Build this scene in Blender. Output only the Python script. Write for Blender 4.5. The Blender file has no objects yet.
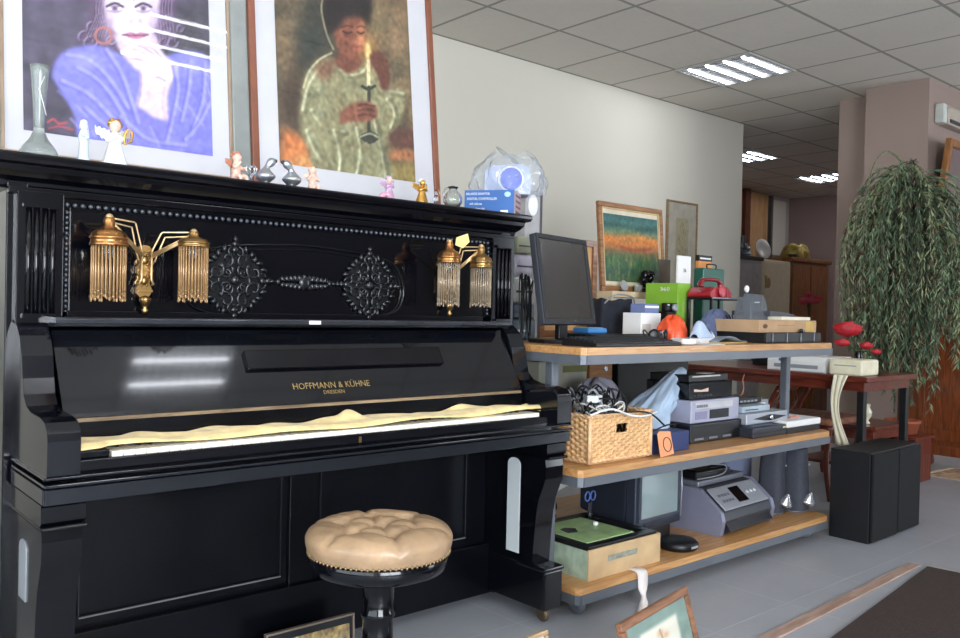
import bpy, math, random
import numpy as np
from mathutils import Vector, Matrix, Euler
random.seed(7)
SC = bpy.context.scene
COL = SC.collection
PI = math.pi

# ------------------------------------------------------------ camera
FPX = 843.908
CAMH = 1.0295
CF = Vector((0.65499383, 0.75553583, -0.01219425))
CR = Vector((0.75557922, -0.65466615, 0.02263331))
CU = Vector((-0.00911712, 0.0240384, 0.99966946))
cam_data = bpy.data.cameras.new('camera')
cam_data.sensor_width = 36.0
cam_data.lens = FPX / 960 * 36.0
cam_data.clip_start = 0.05
cam = bpy.data.objects.new('camera', cam_data)
COL.objects.link(cam)
cam.matrix_world = Matrix(((CR.x, CU.x, -CF.x, 0), (CR.y, CU.y, -CF.y, 0), (CR.z, CU.z, -CF.z, CAMH), (0, 0, 0, 1)))
SC.camera = cam

# ------------------------------------------------------------ world, light, exposure
SC.view_settings.view_transform = 'Standard'
SC.view_settings.look = 'None'
SC.view_settings.gamma = 1
SC.view_settings.use_curve_mapping = False
SC.view_settings.exposure = 0.84
W = bpy.data.worlds.new('daylight')
W.use_nodes = True
SC.world = W
W.node_tree.nodes['Background'].inputs[0].default_value = (0.80, 0.90, 1.0, 1)
W.node_tree.nodes['Background'].inputs[1].default_value = 1.6
SC.cycles.max_bounces = 8
SC.cycles.diffuse_bounces = 4
SC.cycles.glossy_bounces = 4
SC.cycles.transmission_bounces = 8
SC.cycles.transparent_max_bounces = 12
SC.cycles.caustics_reflective = False
SC.cycles.caustics_refractive = False
SC.cycles.sample_clamp_indirect = 4.0

def window_light(name, loc, rot, sx, sy, power, col):
    l = bpy.data.lights.new(name, 'AREA'); l.shape = 'RECTANGLE'; l.size = sx; l.size_y = sy
    l.energy = power; l.color = col
    o = bpy.data.objects.new(name, l); o.location = loc; o.rotation_euler = rot
    COL.objects.link(o); return o
# daylight entering through the shop windows (front wall and left wall, behind the camera)
window_light('daylight_front', (-.35, -3.14, 1.5), (PI/2, 0, 0), 3.0, 2.2, 230, (0.88, 0.93, 1.0))
window_light('daylight_side', (-2.34, .2, 1.5), (PI/2, 0, -PI/2), 4.6, 2.2, 42, (0.86, 0.93, 1.0))
window_light('daylight_front', (8.6, -3.14, 1.5), (PI/2, 0, 0), 3.4, 2.2, 90, (0.86, 0.93, 1.0))

# ------------------------------------------------------------ pixel helpers (a pixel of the photograph and one known coordinate -> a point)
def ray(px, py):
    return CF + CR * ((px - 480) / FPX) - CU * ((py - 319) / FPX)
def PY(px, py, Y):
    d = ray(px, py); t = Y / d.y; return Vector((d.x*t, Y, d.z*t + CAMH))
def PZ(px, py, Z):
    d = ray(px, py); t = (Z - CAMH) / d.z; return Vector((d.x*t, d.y*t, Z))
def PX(px, py, X):
    d = ray(px, py); t = X / d.x; return Vector((X, d.y*t, d.z*t + CAMH))

# ------------------------------------------------------------ materials
def lin(c):
    if isinstance(c, str):
        c = [int(c[i:i+2], 16) / 255 for i in (0, 2, 4)]
    return tuple((x / 12.92 if x <= .04045 else ((x + .055) / 1.055) ** 2.4) for x in c)
_mats = {}
def mat(name, col, rough=.5, metal=0., var=.12, scale=12., bump=0., bscale=60., coat=0., trans=0., ior=1.45, alpha=1., spec=None, emit=None, estr=0., stretch=None, sheen=0.):
    if name in _mats: return _mats[name]
    m = bpy.data.materials.new(name); m.use_nodes = True
    nt = m.node_tree; b = nt.nodes['Principled BSDF']
    c = lin(col)
    b.inputs['Roughness'].default_value = rough
    b.inputs['Metallic'].default_value = metal
    b.inputs['IOR'].default_value = ior
    b.inputs['Coat Weight'].default_value = coat
    b.inputs['Coat Roughness'].default_value = .05
    b.inputs['Transmission Weight'].default_value = trans
    b.inputs['Alpha'].default_value = alpha
    b.inputs['Sheen Weight'].default_value = sheen
    if spec is not None: b.inputs['Specular IOR Level'].default_value = spec
    if emit:
        b.inputs['Emission Color'].default_value = (*lin(emit), 1); b.inputs['Emission Strength'].default_value = estr
    tc = nt.nodes.new('ShaderNodeTexCoord')
    mp = nt.nodes.new('ShaderNodeMapping'); nt.links.new(tc.outputs['Object'], mp.inputs[0])
    if stretch: mp.inputs['Scale'].default_value = stretch
    n = nt.nodes.new('ShaderNodeTexNoise'); n.inputs['Scale'].default_value = scale; n.inputs['Detail'].default_value = 4
    nt.links.new(mp.outputs[0], n.inputs['Vector'])
    r = nt.nodes.new('ShaderNodeValToRGB')
    r.color_ramp.elements[0].position = .3; r.color_ramp.elements[1].position = .7
    r.color_ramp.elements[0].color = (*[x * (1 - var) for x in c], 1)
    r.color_ramp.elements[1].color = (*[min(1, x * (1 + var)) for x in c], 1)
    nt.links.new(n.outputs['Fac'], r.inputs[0]); nt.links.new(r.outputs[0], b.inputs['Base Color'])
    if bump:
        n2 = nt.nodes.new('ShaderNodeTexNoise'); n2.inputs['Scale'].default_value = bscale; n2.inputs['Detail'].default_value = 3
        nt.links.new(mp.outputs[0], n2.inputs['Vector'])
        bp = nt.nodes.new('ShaderNodeBump'); bp.inputs['Strength'].default_value = bump; bp.inputs['Distance'].default_value = .01
        nt.links.new(n2.outputs['Fac'], bp.inputs['Height']); nt.links.new(bp.outputs[0], b.inputs['Normal'])
    _mats[name] = m; return m

def wood(name, col, dark, rough=.35, scale=6., axis=0, coat=.2):
    if name in _mats: return _mats[name]
    m = mat(name, col, rough, coat=coat)
    nt = m.node_tree; b = nt.nodes['Principled BSDF']
    tc = [n for n in nt.nodes if n.type == 'TEX_COORD'][0]
    mp = nt.nodes.new('ShaderNodeMapping'); s = [14, 14, 14]; s[axis] = 1.2
    mp.inputs['Scale'].default_value = s; nt.links.new(tc.outputs['Object'], mp.inputs[0])
    n = nt.nodes.new('ShaderNodeTexNoise'); n.inputs['Scale'].default_value = scale; n.inputs['Detail'].default_value = 6; n.inputs['Distortion'].default_value = .6
    nt.links.new(mp.outputs[0], n.inputs['Vector'])
    r = nt.nodes.new('ShaderNodeValToRGB')
    r.color_ramp.elements[0].position = .35; r.color_ramp.elements[1].position = .68
    r.color_ramp.elements[0].color = (*lin(dark), 1); r.color_ramp.elements[1].color = (*lin(col), 1)
    nt.links.new(n.outputs['Fac'], r.inputs[0]); nt.links.new(r.outputs[0], b.inputs['Base Color'])
    return m

def attr_mat(name, rough=.5, coat=0.):
    if name in _mats: return _mats[name]
    m = bpy.data.materials.new(name); m.use_nodes = True; nt = m.node_tree; b = nt.nodes['Principled BSDF']
    a = nt.nodes.new('ShaderNodeAttribute'); a.attribute_name = 'paint'
    nt.links.new(a.outputs['Color'], b.inputs['Base Color']); b.inputs['Roughness'].default_value = rough
    b.inputs['Coat Weight'].default_value = coat; b.inputs['Coat Roughness'].default_value = .03
    _mats[name] = m; return m

# ------------------------------------------------------------ mesh builder
class MB:
    def __init__(s): s.v = []; s.f = []; s.m = []; s.sm = []
    def add(s, vs, fs, mi=0, smooth=False, M=None):
        o = len(s.v)
        if M is not None: vs = [M @ Vector(p) for p in vs]
        s.v += [tuple(p) for p in vs]
        s.f += [tuple(i + o for i in f) for f in fs]
        s.m += [mi] * len(fs); s.sm += [smooth] * len(fs); return s
    def box(s, a, b, mi=0, M=None):
        x0, y0, z0 = a; x1, y1, z1 = b
        return s.add([(x0,y0,z0),(x1,y0,z0),(x1,y1,z0),(x0,y1,z0),(x0,y0,z1),(x1,y0,z1),(x1,y1,z1),(x0,y1,z1)],
                     [(0,3,2,1),(4,5,6,7),(0,1,5,4),(1,2,6,5),(2,3,7,6),(3,0,4,7)], mi, False, M)
    def cbox(s, c, d, mi=0, M=None):
        return s.box([c[i]-d[i]/2 for i in range(3)], [c[i]+d[i]/2 for i in range(3)], mi, M)
    def lathe(s, prof, n=24, mi=0, M=None, smooth=True, rf=None):
        vs = []; fs = []
        for (r, z) in prof:
            for k in range(n):
                a = 2*PI*k/n; q = r*(rf(a, z) if rf else 1)
                vs.append((q*math.cos(a), q*math.sin(a), z))
        for i in range(len(prof)-1):
            for k in range(n):
                k2 = (k+1) % n; fs.append((i*n+k, i*n+k2, (i+1)*n+k2, (i+1)*n+k))
        if prof[0][0] > 1e-5: fs.append(tuple(range(n-1, -1, -1)))
        if prof[-1][0] > 1e-5: fs.append(tuple((len(prof)-1)*n+k for k in range(n)))
        return s.add(vs, fs, mi, smooth, M)
    def tube(s, pts, r, n=8, mi=0, closed=False, M=None, flat=1.):
        P = [Vector(p) for p in pts]; N = len(P); vs = []; fs = []
        up = Vector((0, 0, 1)); prev = None
        for i, p in enumerate(P):
            if closed: t = P[(i+1) % N] - P[i-1]
            else: t = P[min(i+1, N-1)] - P[max(i-1, 0)]
            if t.length < 1e-9: t = Vector((0, 0, 1))
            t.normalize()
            if prev is None:
                a = t.cross(up)
                if a.length < .1: a = t.cross(Vector((1, 0, 0)))
            else:
                a = prev - t * prev.dot(t)
                if a.length < 1e-6: a = t.cross(up)
            a.normalize(); prev = a.copy(); b = t.cross(a)
            rr = r(i/(N-1)) if callable(r) else r
            for k in range(n):
                w = 2*PI*k/n; vs.append(p + a*(rr*math.cos(w)) + b*(rr*flat*math.sin(w)))
        for i in range(N if closed else N-1):
            j = (i+1) % N
            for k in range(n):
                k2 = (k+1) % n; fs.append((i*n+k, i*n+k2, j*n+k2, j*n+k))
        if not closed:
            fs.append(tuple(range(n-1, -1, -1))); fs.append(tuple((N-1)*n+k for k in range(n)))
        return s.add(vs, fs, mi, True, M)
    def prism(s, outline, a, b, axis='y', mi=0, M=None, smooth=False):
        # outline: 2D polygon, extruded from a to b along axis ('x': (y,z), 'y': (x,z), 'z': (x,y))
        def p(u, w):
            return {'x': lambda q: (q, u, w), 'y': lambda q: (u, q, w), 'z': lambda q: (u, w, q)}[axis]
        n = len(outline); vs = [p(*o)(a) for o in outline] + [p(*o)(b) for o in outline]
        fs = [(i, (i+1) % n, n+(i+1) % n, n+i) for i in range(n)]
        s.add(vs, fs, mi, smooth, M)
        return s.add(vs, [tuple(range(n-1, -1, -1)), tuple(range(n, 2*n))], mi, False, M)
    def ell(s, c, r, mi=0, M=None, n=14, rot=None):
        T = Matrix.Translation(c) @ (rot.to_matrix().to_4x4() if rot else Matrix()) @ Matrix.Diagonal((*r, 1))
        if M is not None: T = M @ T
        prof = [(math.sin(PI*i/(n//2+2)), -math.cos(PI*i/(n//2+2))) for i in range(n//2+3)]
        prof[0] = (1e-4, -1); prof[-1] = (1e-4, 1)
        return s.lathe(prof, n, mi, T)
    def grid(s, fn, nu, nv, mi=0, smooth=True, M=None, cu=False):
        vs = [fn(i/(nu-1) if not cu else i/nu, j/(nv-1)) for j in range(nv) for i in range(nu)]
        fs = []
        for j in range(nv-1):
            for i in range(nu if cu else nu-1):
                i2 = (i+1) % nu; fs.append((j*nu+i, j*nu+i2, (j+1)*nu+i2, (j+1)*nu+i))
        return s.add(vs, fs, mi, smooth, M)
    def build(s, name, mats, parent=None, bevel=0., seg=2, solid=0., sub=0, remesh=0.):
        if not isinstance(mats, (list, tuple)): mats = [mats]
        me = bpy.data.meshes.new(name)
        off = Vector(parent.get('_o', (0, 0, 0))) if parent is not None else Vector((0, 0, 0))
        me.from_pydata([tuple(Vector(p) - off) for p in s.v], [], s.f)
        for m in mats: me.materials.append(m)
        me.polygons.foreach_set('material_index', s.m)
        me.polygons.foreach_set('use_smooth', s.sm)
        me.update()
        o = bpy.data.objects.new(name, me); COL.objects.link(o)
        if parent is not None: o.parent = parent; 
        if parent is not None and '_o' in parent: o['_o'] = tuple(parent['_o'])
        if remesh:
            md = o.modifiers.new('r', 'REMESH'); md.mode = 'VOXEL'; md.voxel_size = remesh; md.use_smooth_shade = True
        if solid:
            md = o.modifiers.new('s', 'SOLIDIFY'); md.thickness = solid; md.offset = 0
        if bevel:
            md = o.modifiers.new('b', 'BEVEL'); md.width = bevel; md.segments = seg; md.limit_method = 'ANGLE'; md.angle_limit = .6
        if sub:
            md = o.modifiers.new('u', 'SUBSURF'); md.levels = sub; md.render_levels = sub
        return o

def tag(o, label, cat, group=None):
    o['label'] = label; o['category'] = cat
    if group: o['group'] = group
    return o
def thing(name, label, cat, loc=(0, 0, 0), rz=0., group=None, world=False):
    o = bpy.data.objects.new(name, None); o.empty_display_size = .05; COL.objects.link(o)
    o.location = loc; o.rotation_euler = (0, 0, rz)
    if world: o['_o'] = tuple(loc)          # parts are written in world coordinates
    return tag(o, label, cat, group)
def struct(o): o['kind'] = 'structure'; return o
def plain(name, mb, m, label, cat, loc=None, rz=0., group=None, **k):
    o = mb.build(name, m, **k)
    if loc is not None: o.location = loc; o.rotation_euler = (0, 0, rz)
    return tag(o, label, cat, group)
def place(o, loc, rz=0.): o.location = loc; o.rotation_euler = (0, 0, rz); return o
def Mt(x, y, z, rx=0, ry=0, rz=0): return Matrix.Translation((x, y, z)) @ Euler((rx, ry, rz)).to_matrix().to_4x4()
def bez(pts, n=12):
    # Catmull-Rom through the points
    P = [Vector(p) for p in pts]; out = []
    for i in range(len(P)-1):
        p0 = P[max(i-1, 0)]; p1 = P[i]; p2 = P[i+1]; p3 = P[min(i+2, len(P)-1)]
        for k in range(n):
            t = k/n
            out.append(.5*((2*p1) + (p2-p0)*t + (2*p0-5*p1+4*p2-p3)*t*t + (3*p1-p0-3*p2+p3)*t**3))
    out.append(P[-1]); return out
def text_mesh(name, body, size, m, parent, loc, rot=(PI/2, 0, 0), ext=.0004, align='CENTER', sx=1.):
    cu = bpy.data.curves.new(name, 'FONT'); cu.body = body; cu.size = size; cu.extrude = ext
    cu.align_x = align; cu.align_y = 'CENTER'; cu.resolution_u = 2
    t = bpy.data.objects.new('t', cu); COL.objects.link(t)
    dg = bpy.context.evaluated_depsgraph_get(); dg.update()
    me = bpy.data.meshes.new_from_object(t.evaluated_get(dg)); bpy.data.objects.remove(t)
    me.materials.clear(); me.materials.append(m)
    o = bpy.data.objects.new(name, me); COL.objects.link(o); o.parent = parent
    off = Vector(parent.get('_o', (0, 0, 0)))
    o.location = Vector(loc) - off; o.rotation_euler = rot; o.scale = (sx, 1, 1); return o
def clone(root, loc, rz, label, group=None):
    r = root.copy(); COL.objects.link(r); r.location = loc; r.rotation_euler = (0, 0, rz); r['label'] = label
    if group: r['group'] = group
    for ch in list(root.children):
        c = ch.copy(); COL.objects.link(c); c.parent = r
        for g in list(ch.children):
            d = g.copy(); COL.objects.link(d); d.parent = c
    return r

# ------------------------------------------------------------ painter for pictures (pigment on a canvas mesh)
class Paint:
    def __init__(s, nx, ny, quad, bg):
        # quad: photo-space corners BL, BR, TR, TL of the picture, used only as drawing units
        s.nx, s.ny = nx, ny
        u, v = np.meshgrid(np.linspace(0, 1, nx), np.linspace(0, 1, ny))
        BL, BR, TR, TL = [np.array(q, float) for q in quad]
        p = ((1-u)*(1-v))[..., None]*BL + (u*(1-v))[..., None]*BR + (u*v)[..., None]*TR + ((1-u)*v)[..., None]*TL
        s.x, s.y = p[..., 0], p[..., 1]
        s.im = np.ones((ny, nx, 3))*np.array(bg)/255.
    def mix(s, m, c): s.im = s.im*(1-m[..., None]) + m[..., None]*np.array(c)/255.
    def blur(s, m, k):
        for _ in range(2):
            for ax in (0, 1):
                q = np.pad(m, [(k, k) if a == ax else (0, 0) for a in (0, 1)], mode='edge'); c = np.cumsum(q, axis=ax)
                n = m.shape[ax]
                z = np.take(c, range(2*k, 2*k+n), axis=ax) - np.concatenate([np.zeros_like(np.take(c, [0], axis=ax)), np.take(c, range(0, n-1), axis=ax)], axis=ax)
                m = z/(2*k+1)
        return m
    def poly(s, pts, c, blur=1, a=1., smooth=True):
        if smooth:
            q = [Vector((x, y, 0)) for x, y in pts]; q = q + [q[0]]; pts = [(v.x, v.y) for v in bez(q, 5)]
        m = np.zeros(s.x.shape, bool); n = len(pts)
        for i in range(n):
            x0, y0 = pts[i]; x1, y1 = pts[(i+1) % n]
            if abs(y1-y0) < 1e-9: continue
            c1 = (s.y > min(y0, y1)) & (s.y <= max(y0, y1)); xi = x0 + (s.y-y0)*(x1-x0)/(y1-y0)
            m ^= c1 & (s.x < xi)
        m = m.astype(float)
        if blur: m = s.blur(m, blur)
        s.mix(m*a, c); return m
    def stroke(s, pts, w, c, a=1., soft=1.):
        q = [(v.x, v.y) for v in bez([Vector((x, y, 0)) for x, y in pts], 8)]
        d = np.full(s.x.shape, 1e9)
        for (x0, y0), (x1, y1) in zip(q[:-1], q[1:]):
            L = (x1-x0)**2 + (y1-y0)**2 + 1e-9
            t = np.clip(((s.x-x0)*(x1-x0) + (s.y-y0)*(y1-y0))/L, 0, 1)
            d = np.minimum(d, np.hypot(s.x-x0-t*(x1-x0), s.y-y0-t*(y1-y0)))
        s.mix(np.clip((w/2 + soft - d)/soft, 0, 1)*a, c)
    def spot(s, x, y, rx, ry, c, a=1., p=2.): s.mix(np.exp(-(((s.x-x)/rx)**2 + ((s.y-y)/ry)**2)**(p/2))*a, c)
    def noise(s, amp, k=2, seed=1):
        rg = np.random.RandomState(seed); n = s.blur(rg.rand(s.ny, s.nx)-.5, k); n = n/n.std()
        s.im = np.clip(s.im*(1 + n[..., None]*amp), 0, 1)
    def mesh(s, name, w, h, m, parent, M):
        # canvas in local XZ plane facing -Y, transformed by M
        nx, ny = s.nx, s.ny
        vs = [M @ Vector(((i/(nx-1)-.5)*w, 0, j/(ny-1)*h)) for j in range(ny) for i in range(nx)]
        fs = [(j*nx+i, j*nx+i+1, (j+1)*nx+i+1, (j+1)*nx+i) for j in range(ny-1) for i in range(nx-1)]
        me = bpy.data.meshes.new(name); me.from_pydata([tuple(v) for v in vs], [], fs); me.materials.append(m)
        at = me.color_attributes.new('paint', 'FLOAT_COLOR', 'POINT')
        l = np.where(s.im <= .04045, s.im/12.92, ((np.clip(s.im, 0, 1)+.055)/1.055)**2.4)
        arr = np.concatenate([l, np.ones((ny, nx, 1))], axis=2).astype(np.float32).ravel()
        at.data.foreach_set('color', arr)
        o = bpy.data.objects.new(name, me); COL.objects.link(o); o.parent = parent; return o

# ------------------------------------------------------------ shared materials
BLACK = mat('black_lacquer', '06070c', .13, coat=.15, spec=.4, var=.3, scale=4, bump=.02, bscale=5)
BLACKM = mat('black_lacquer_worn', '06070c', .26, coat=.0, spec=.3, var=.4, scale=6, bump=.03, bscale=20)
GOLD = mat('aged_brass', 'ab8855', .32, 1., var=.25, scale=30)
BRASSP = mat('pale_brass', 'd8b98a', .4, .8, var=.2, scale=30)
CHROME = mat('chrome', 'c8ccd2', .14, 1., var=.05)
SILVER = mat('silver_plastic', 'a9adb6', .35, .4, var=.05)
SILVERD = mat('grey_metallic_plastic', '73767f', .38, .3, var=.06)
STEEL = mat('painted_steel', '686d74', .4, .35, var=.08, scale=8)
STEELD = mat('dark_edge_steel', '6c7078', .42, .3, var=.08, scale=8)
PLY = wood('beech_board', 'c99a62', 'ad7a48', .4, axis=0)
BLK = mat('black_plastic', '121316', .38, var=.2)
BLKG = mat('gloss_black_plastic', '0b0c0f', .15, var=.2)
BLKR = mat('rubber_black', '17181b', .6, var=.2)
DGREY = mat('dark_grey_plastic', '33363c', .45, var=.1)
GREYP = mat('mid_grey_plastic', '8f9399', .45, var=.06)
WHITE = mat('white_plastic', 'e6e7e6', .4, var=.03)
PAPER = mat('white_paper', 'ececea', .7, var=.03)
CREAM = mat('cream_paint', 'd8caa8', .5, var=.05)
CARD = mat('cardboard', 'c39a6b', .8, var=.1, scale=8)
NAVY = mat('navy_plastic', '22305e', .45, var=.15)
GLASS = mat('clear_glass', 'f4f8f8', .02, trans=1., var=0, ior=1.45)
def film(name, ior=1.45, rough=.02, tint='ffffff', haze=0., hazecol='ffffff', bump=0., bscale=30):
    m = bpy.data.materials.new(name); m.use_nodes = True; nt = m.node_tree; nt.nodes.clear()
    out = nt.nodes.new('ShaderNodeOutputMaterial'); tr = nt.nodes.new('ShaderNodeBsdfTransparent'); gl = nt.nodes.new('ShaderNodeBsdfGlossy')
    tr.inputs[0].default_value = (*lin(tint), 1); gl.inputs['Roughness'].default_value = rough
    fr = nt.nodes.new('ShaderNodeFresnel'); fr.inputs[0].default_value = ior
    mx = nt.nodes.new('ShaderNodeMixShader')
    ge = nt.nodes.new('ShaderNodeNewGeometry'); im = nt.nodes.new('ShaderNodeMath'); im.operation = 'SUBTRACT'; im.inputs[0].default_value = 1; nt.links.new(ge.outputs['Backfacing'], im.inputs[1])
    mu = nt.nodes.new('ShaderNodeMath'); mu.operation = 'MULTIPLY'; nt.links.new(fr.outputs[0], mu.inputs[0]); nt.links.new(im.outputs[0], mu.inputs[1]); nt.links.new(mu.outputs[0], mx.inputs[0])
    last = tr.outputs[0]
    if haze:
        df = nt.nodes.new('ShaderNodeBsdfDiffuse'); df.inputs[0].default_value = (*lin(hazecol), 1)
        m2 = nt.nodes.new('ShaderNodeMixShader'); m2.inputs[0].default_value = haze
        nt.links.new(tr.outputs[0], m2.inputs[1]); nt.links.new(df.outputs[0], m2.inputs[2]); last = m2.outputs[0]
    nt.links.new(last, mx.inputs[1]); nt.links.new(gl.outputs[0], mx.inputs[2]); nt.links.new(mx.outputs[0], out.inputs[0])
    if bump:
        n = nt.nodes.new('ShaderNodeTexNoise'); n.inputs['Scale'].default_value = bscale
        bp = nt.nodes.new('ShaderNodeBump'); bp.inputs['Strength'].default_value = bump; bp.inputs['Distance'].default_value = .02
        tc = nt.nodes.new('ShaderNodeTexCoord'); nt.links.new(tc.outputs['Object'], n.inputs['Vector'])
        nt.links.new(n.outputs['Fac'], bp.inputs['Height']); nt.links.new(bp.outputs[0], gl.inputs['Normal']); nt.links.new(bp.outputs[0], fr.inputs['Normal'])
    return m
PANE = film('picture_glass')
BAGF = film('clear_bag_film', 1.6, .12, 'f2f4f6', .16, 'dfe4ea', 1., 26)
SMOKEF = film('smoke_plastic', 1.5, .06, 'b9bcc2', .30, '9da1a8')

# ================================================================ ROOM
HC = 2.779
def grid_mat(name, base, line, pitch, offx, offy, wdt, rough, bump=0., var=.05, nscale=3., spec=None, mottle=40.):
    m = mat(name, base, rough, var=var, scale=nscale, spec=spec)
    nt = m.node_tree; b = nt.nodes['Principled BSDF']; L = nt.links
    geo = nt.nodes.new('ShaderNodeNewGeometry'); sp = nt.nodes.new('ShaderNodeSeparateXYZ'); L.new(geo.outputs['Position'], sp.inputs[0])
    def M(op, a, bb=None, c=None):
        n = nt.nodes.new('ShaderNodeMath'); n.operation = op
        for i, q in enumerate((a, bb, c)):
            if q is None: continue
            if isinstance(q, (int, float)): n.inputs[i].default_value = q
            else: L.new(q, n.inputs[i])
        return n.outputs[0]
    def dist(o, off):
        t = M('ADD', o, pitch*200 - off); t = M('MODULO', t, pitch); t = M('SUBTRACT', t, pitch/2); t = M('ABSOLUTE', t)
        return M('SUBTRACT', pitch/2, t)
    d = M('MINIMUM', dist(sp.outputs[0], offx), dist(sp.outputs[1], offy))
    k = M('LESS_THAN', d, wdt)
    col = [l.from_socket for l in L if l.to_socket == b.inputs['Base Color']][0]
    mx = nt.nodes.new('ShaderNodeMix'); mx.data_type = 'RGBA'; L.new(k, mx.inputs[0]); L.new(col, mx.inputs[6]); mx.inputs[7].default_value = (*lin(line), 1)
    n2 = nt.nodes.new('ShaderNodeTexNoise'); n2.inputs['Scale'].default_value = mottle; n2.inputs['Detail'].default_value = 2
    L.new(geo.outputs['Position'], n2.inputs['Vector'])
    m3 = nt.nodes.new('ShaderNodeMix'); m3.data_type = 'RGBA'; m3.blend_type = 'MULTIPLY'; m3.inputs[0].default_value = .12
    L.new(mx.outputs[2], m3.inputs[6]); L.new(n2.outputs['Color'], m3.inputs[7]); L.new(m3.outputs[2], b.inputs['Base Color'])
    bp = nt.nodes.new('ShaderNodeBump'); bp.inputs['Distance'].default_value = .004; bp.inputs['Strength'].default_value = .6
    L.new(M('SUBTRACT', 1, k), bp.inputs['Height']); L.new(bp.outputs[0], b.inputs['Normal'])
    return m
FLOORM = grid_mat('grey_vinyl_tiles', 'a3a6ac', 'b4b6ba', .45, .12, .19, .0025, .36, var=.05)
CEILM = grid_mat('mineral_ceiling_tiles', 'e6e0d6', 'a8a49c', .6, .215, .106, .011, .85, var=.02)
WALLM = mat('white_wall_paint', 'dcd8cb', .8, var=.015, scale=1.2, bump=.05, bscale=80)
WALLG = mat('pale_grey_wall_paint', 'bcb6b2', .8, var=.02, scale=1.2)
WALLP = mat('dusty_mauve_wall_paint', '98857c', .8, var=.03, scale=1.5, bump=.05, bscale=60)
WALLF = mat('front_wall_paint', '8a8480', .8)
WALLD = mat('dark_mauve_wall_paint', 'a48e8b', .8, var=.03, scale=1.5)
X0, X1, Y0, Y1 = -2.2, 11.75, -3.0, 6.55
def sbox(name, a, b, m, **k): return struct(MB().box(a, b).build(name, m, **k))
sbox('floor', (X0-.1, Y0-.1, -.1), (X1+.1, Y1+.1, 0), FLOORM)
sbox('ceiling', (X0-.1, Y0-.1, HC), (X1+.1, Y1+.1, HC+.1), CEILM)
sbox('wall_back', (X0, 4.32, 0), (6.9, 4.45, HC), WALLM)
lw = MB()
for a, b in (((X0-.1, Y0, 0), (X0, 4.45, .42)), ((X0-.1, Y0, 2.58), (X0, 4.45, HC)), ((X0-.1, Y0, .42), (X0, -2.1, 2.58)), ((X0-.1, 2.5, .42), (X0, 4.45, 2.58))): lw.box(a, b)
struct(lw.build('wall_left', mat('left_wall_paint', '8d8784', .8)))
sbox('wall_alcove', (6.7, Y1, 0), (X1, Y1+.1, HC), WALLG)
sbox('wall_alcove_side', (6.7, 4.45, 0), (6.78, Y1, HC), WALLG)
sbox('wall_far', (X1, Y0, 0), (X1+.1, Y1, HC), WALLD)
# mauve partition with its stepped end, and the wall behind the big plant
mb = MB().prism([(6.455, 2.53), (X1, 2.53), (X1, 3.3), (6.665, 3.3), (6.665, 2.99), (6.455, 2.99)], 0, HC, 'z')
struct(mb.build('wall_partition', WALLP))
# front wall with two shop windows
fw = MB()
for a, b in (((X0, Y0-.1, 0), (X1, Y0, .42)), ((X0, Y0-.1, 2.58), (X1, Y0, HC)), ((X0, Y0-.1, .42), (-1.8, Y0, 2.58)), ((1.1, Y0-.1, .42), (6.9, Y0, 2.58)), ((10.3, Y0-.1, .42), (X1, Y0, 2.58))):
    fw.box(a, b)
struct(fw.build('wall_front', WALLF))
for i, (a, b) in enumerate(((-1.8, 1.1), (6.9, 10.3))):
    w = MB()
    for x in (a, (a+b)/2-.03, b-.06): w.box((x, Y0-.08, .42), (x+.06, Y0-.02, 2.58))
    w.box((a, Y0-.08, .42), (b, Y0-.02, .48)); w.box((a, Y0-.08, 2.52), (b, Y0-.02, 2.58))
    o = struct(w.build('window_%d' % (i+1), WHITE))
    g = MB().box((a, Y0-.052, .48), (b, Y0-.048, 2.52)).build('pane', PANE, o)
w = MB(); a, b = -2.1, 2.5
for y in (a, -.6, .95, b-.06): w.box((X0-.08, y, .42), (X0-.02, y+.06, 2.58))
w.box((X0-.08, a, .42), (X0-.02, b, .48)); w.box((X0-.08, a, 2.52), (X0-.02, b, 2.58))
o = struct(w.build('window_3', WHITE)); MB().box((X0-.052, a, .48), (X0-.048, b, 2.52)).build('pane', PANE, o)
# ceiling lights: louvred four-tube fittings
TUBE = mat('lit_tube', 'ffffff', .4, var=0, emit='f4f7ff', estr=19.0)
REFL = mat('louvre_aluminium', 'c9ccd0', .25, .9, var=.02)
def lamp(label, grp='louvred ceiling lights'):
    t = thing('ceiling_light', label, 'light', group=grp)
    MB().box((.01, .01, -.004), (.59, .59, 0)).build('reflector', WHITE, t)
    h = MB()
    for a, b in (((0, 0, -.014), (.6, .018, 0)), ((0, .582, -.014), (.6, .6, 0)), ((0, .018, -.014), (.018, .582, 0)), ((.582, .018, -.014), (.6, .582, 0))): h.box(a, b)
    h.build('housing', mat('lamp_rim', 'a9a8a4', .5), t)
    for k in range(4):
        y = .085 + k*.1433
        MB().tube([(.05, y, -.009), (.55, y, -.009)], .0085, 8).build('tube', TUBE, t)
    l = MB()
    for k in range(3):
        y = .157 + k*.1433; l.box((.018, y-.002, -.014), (.582, y+.002, -.004))
    for k in range(11):
        x = .06 + k*.048; l.box((x-.0015, .018, -.014), (x+.0015, .582, -.004))
    l.build('louvre', REFL, t)
    return t
l0 = lamp('four-tube louvred ceiling light nearest the camera, above the shelving'); l0.location = (5.015, 3.106, HC)
clone(l0, (8.015, 4.906, HC), 0, 'lit ceiling panel partly cut off by the end of the white wall')
clone(l0, (9.93, 4.906, HC), 0, 'lit ceiling panel nearest the mauve partition, far room')
for p in ((9.915, 3.706), (10.8, 3.9)):  # added fittings, out of view, to brighten the dark far room
    clone(l0, (*p, HC), 0, 'added ceiling light, unseen behind the mauve partition', 'added louvred ceiling lights behind the partition')
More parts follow.
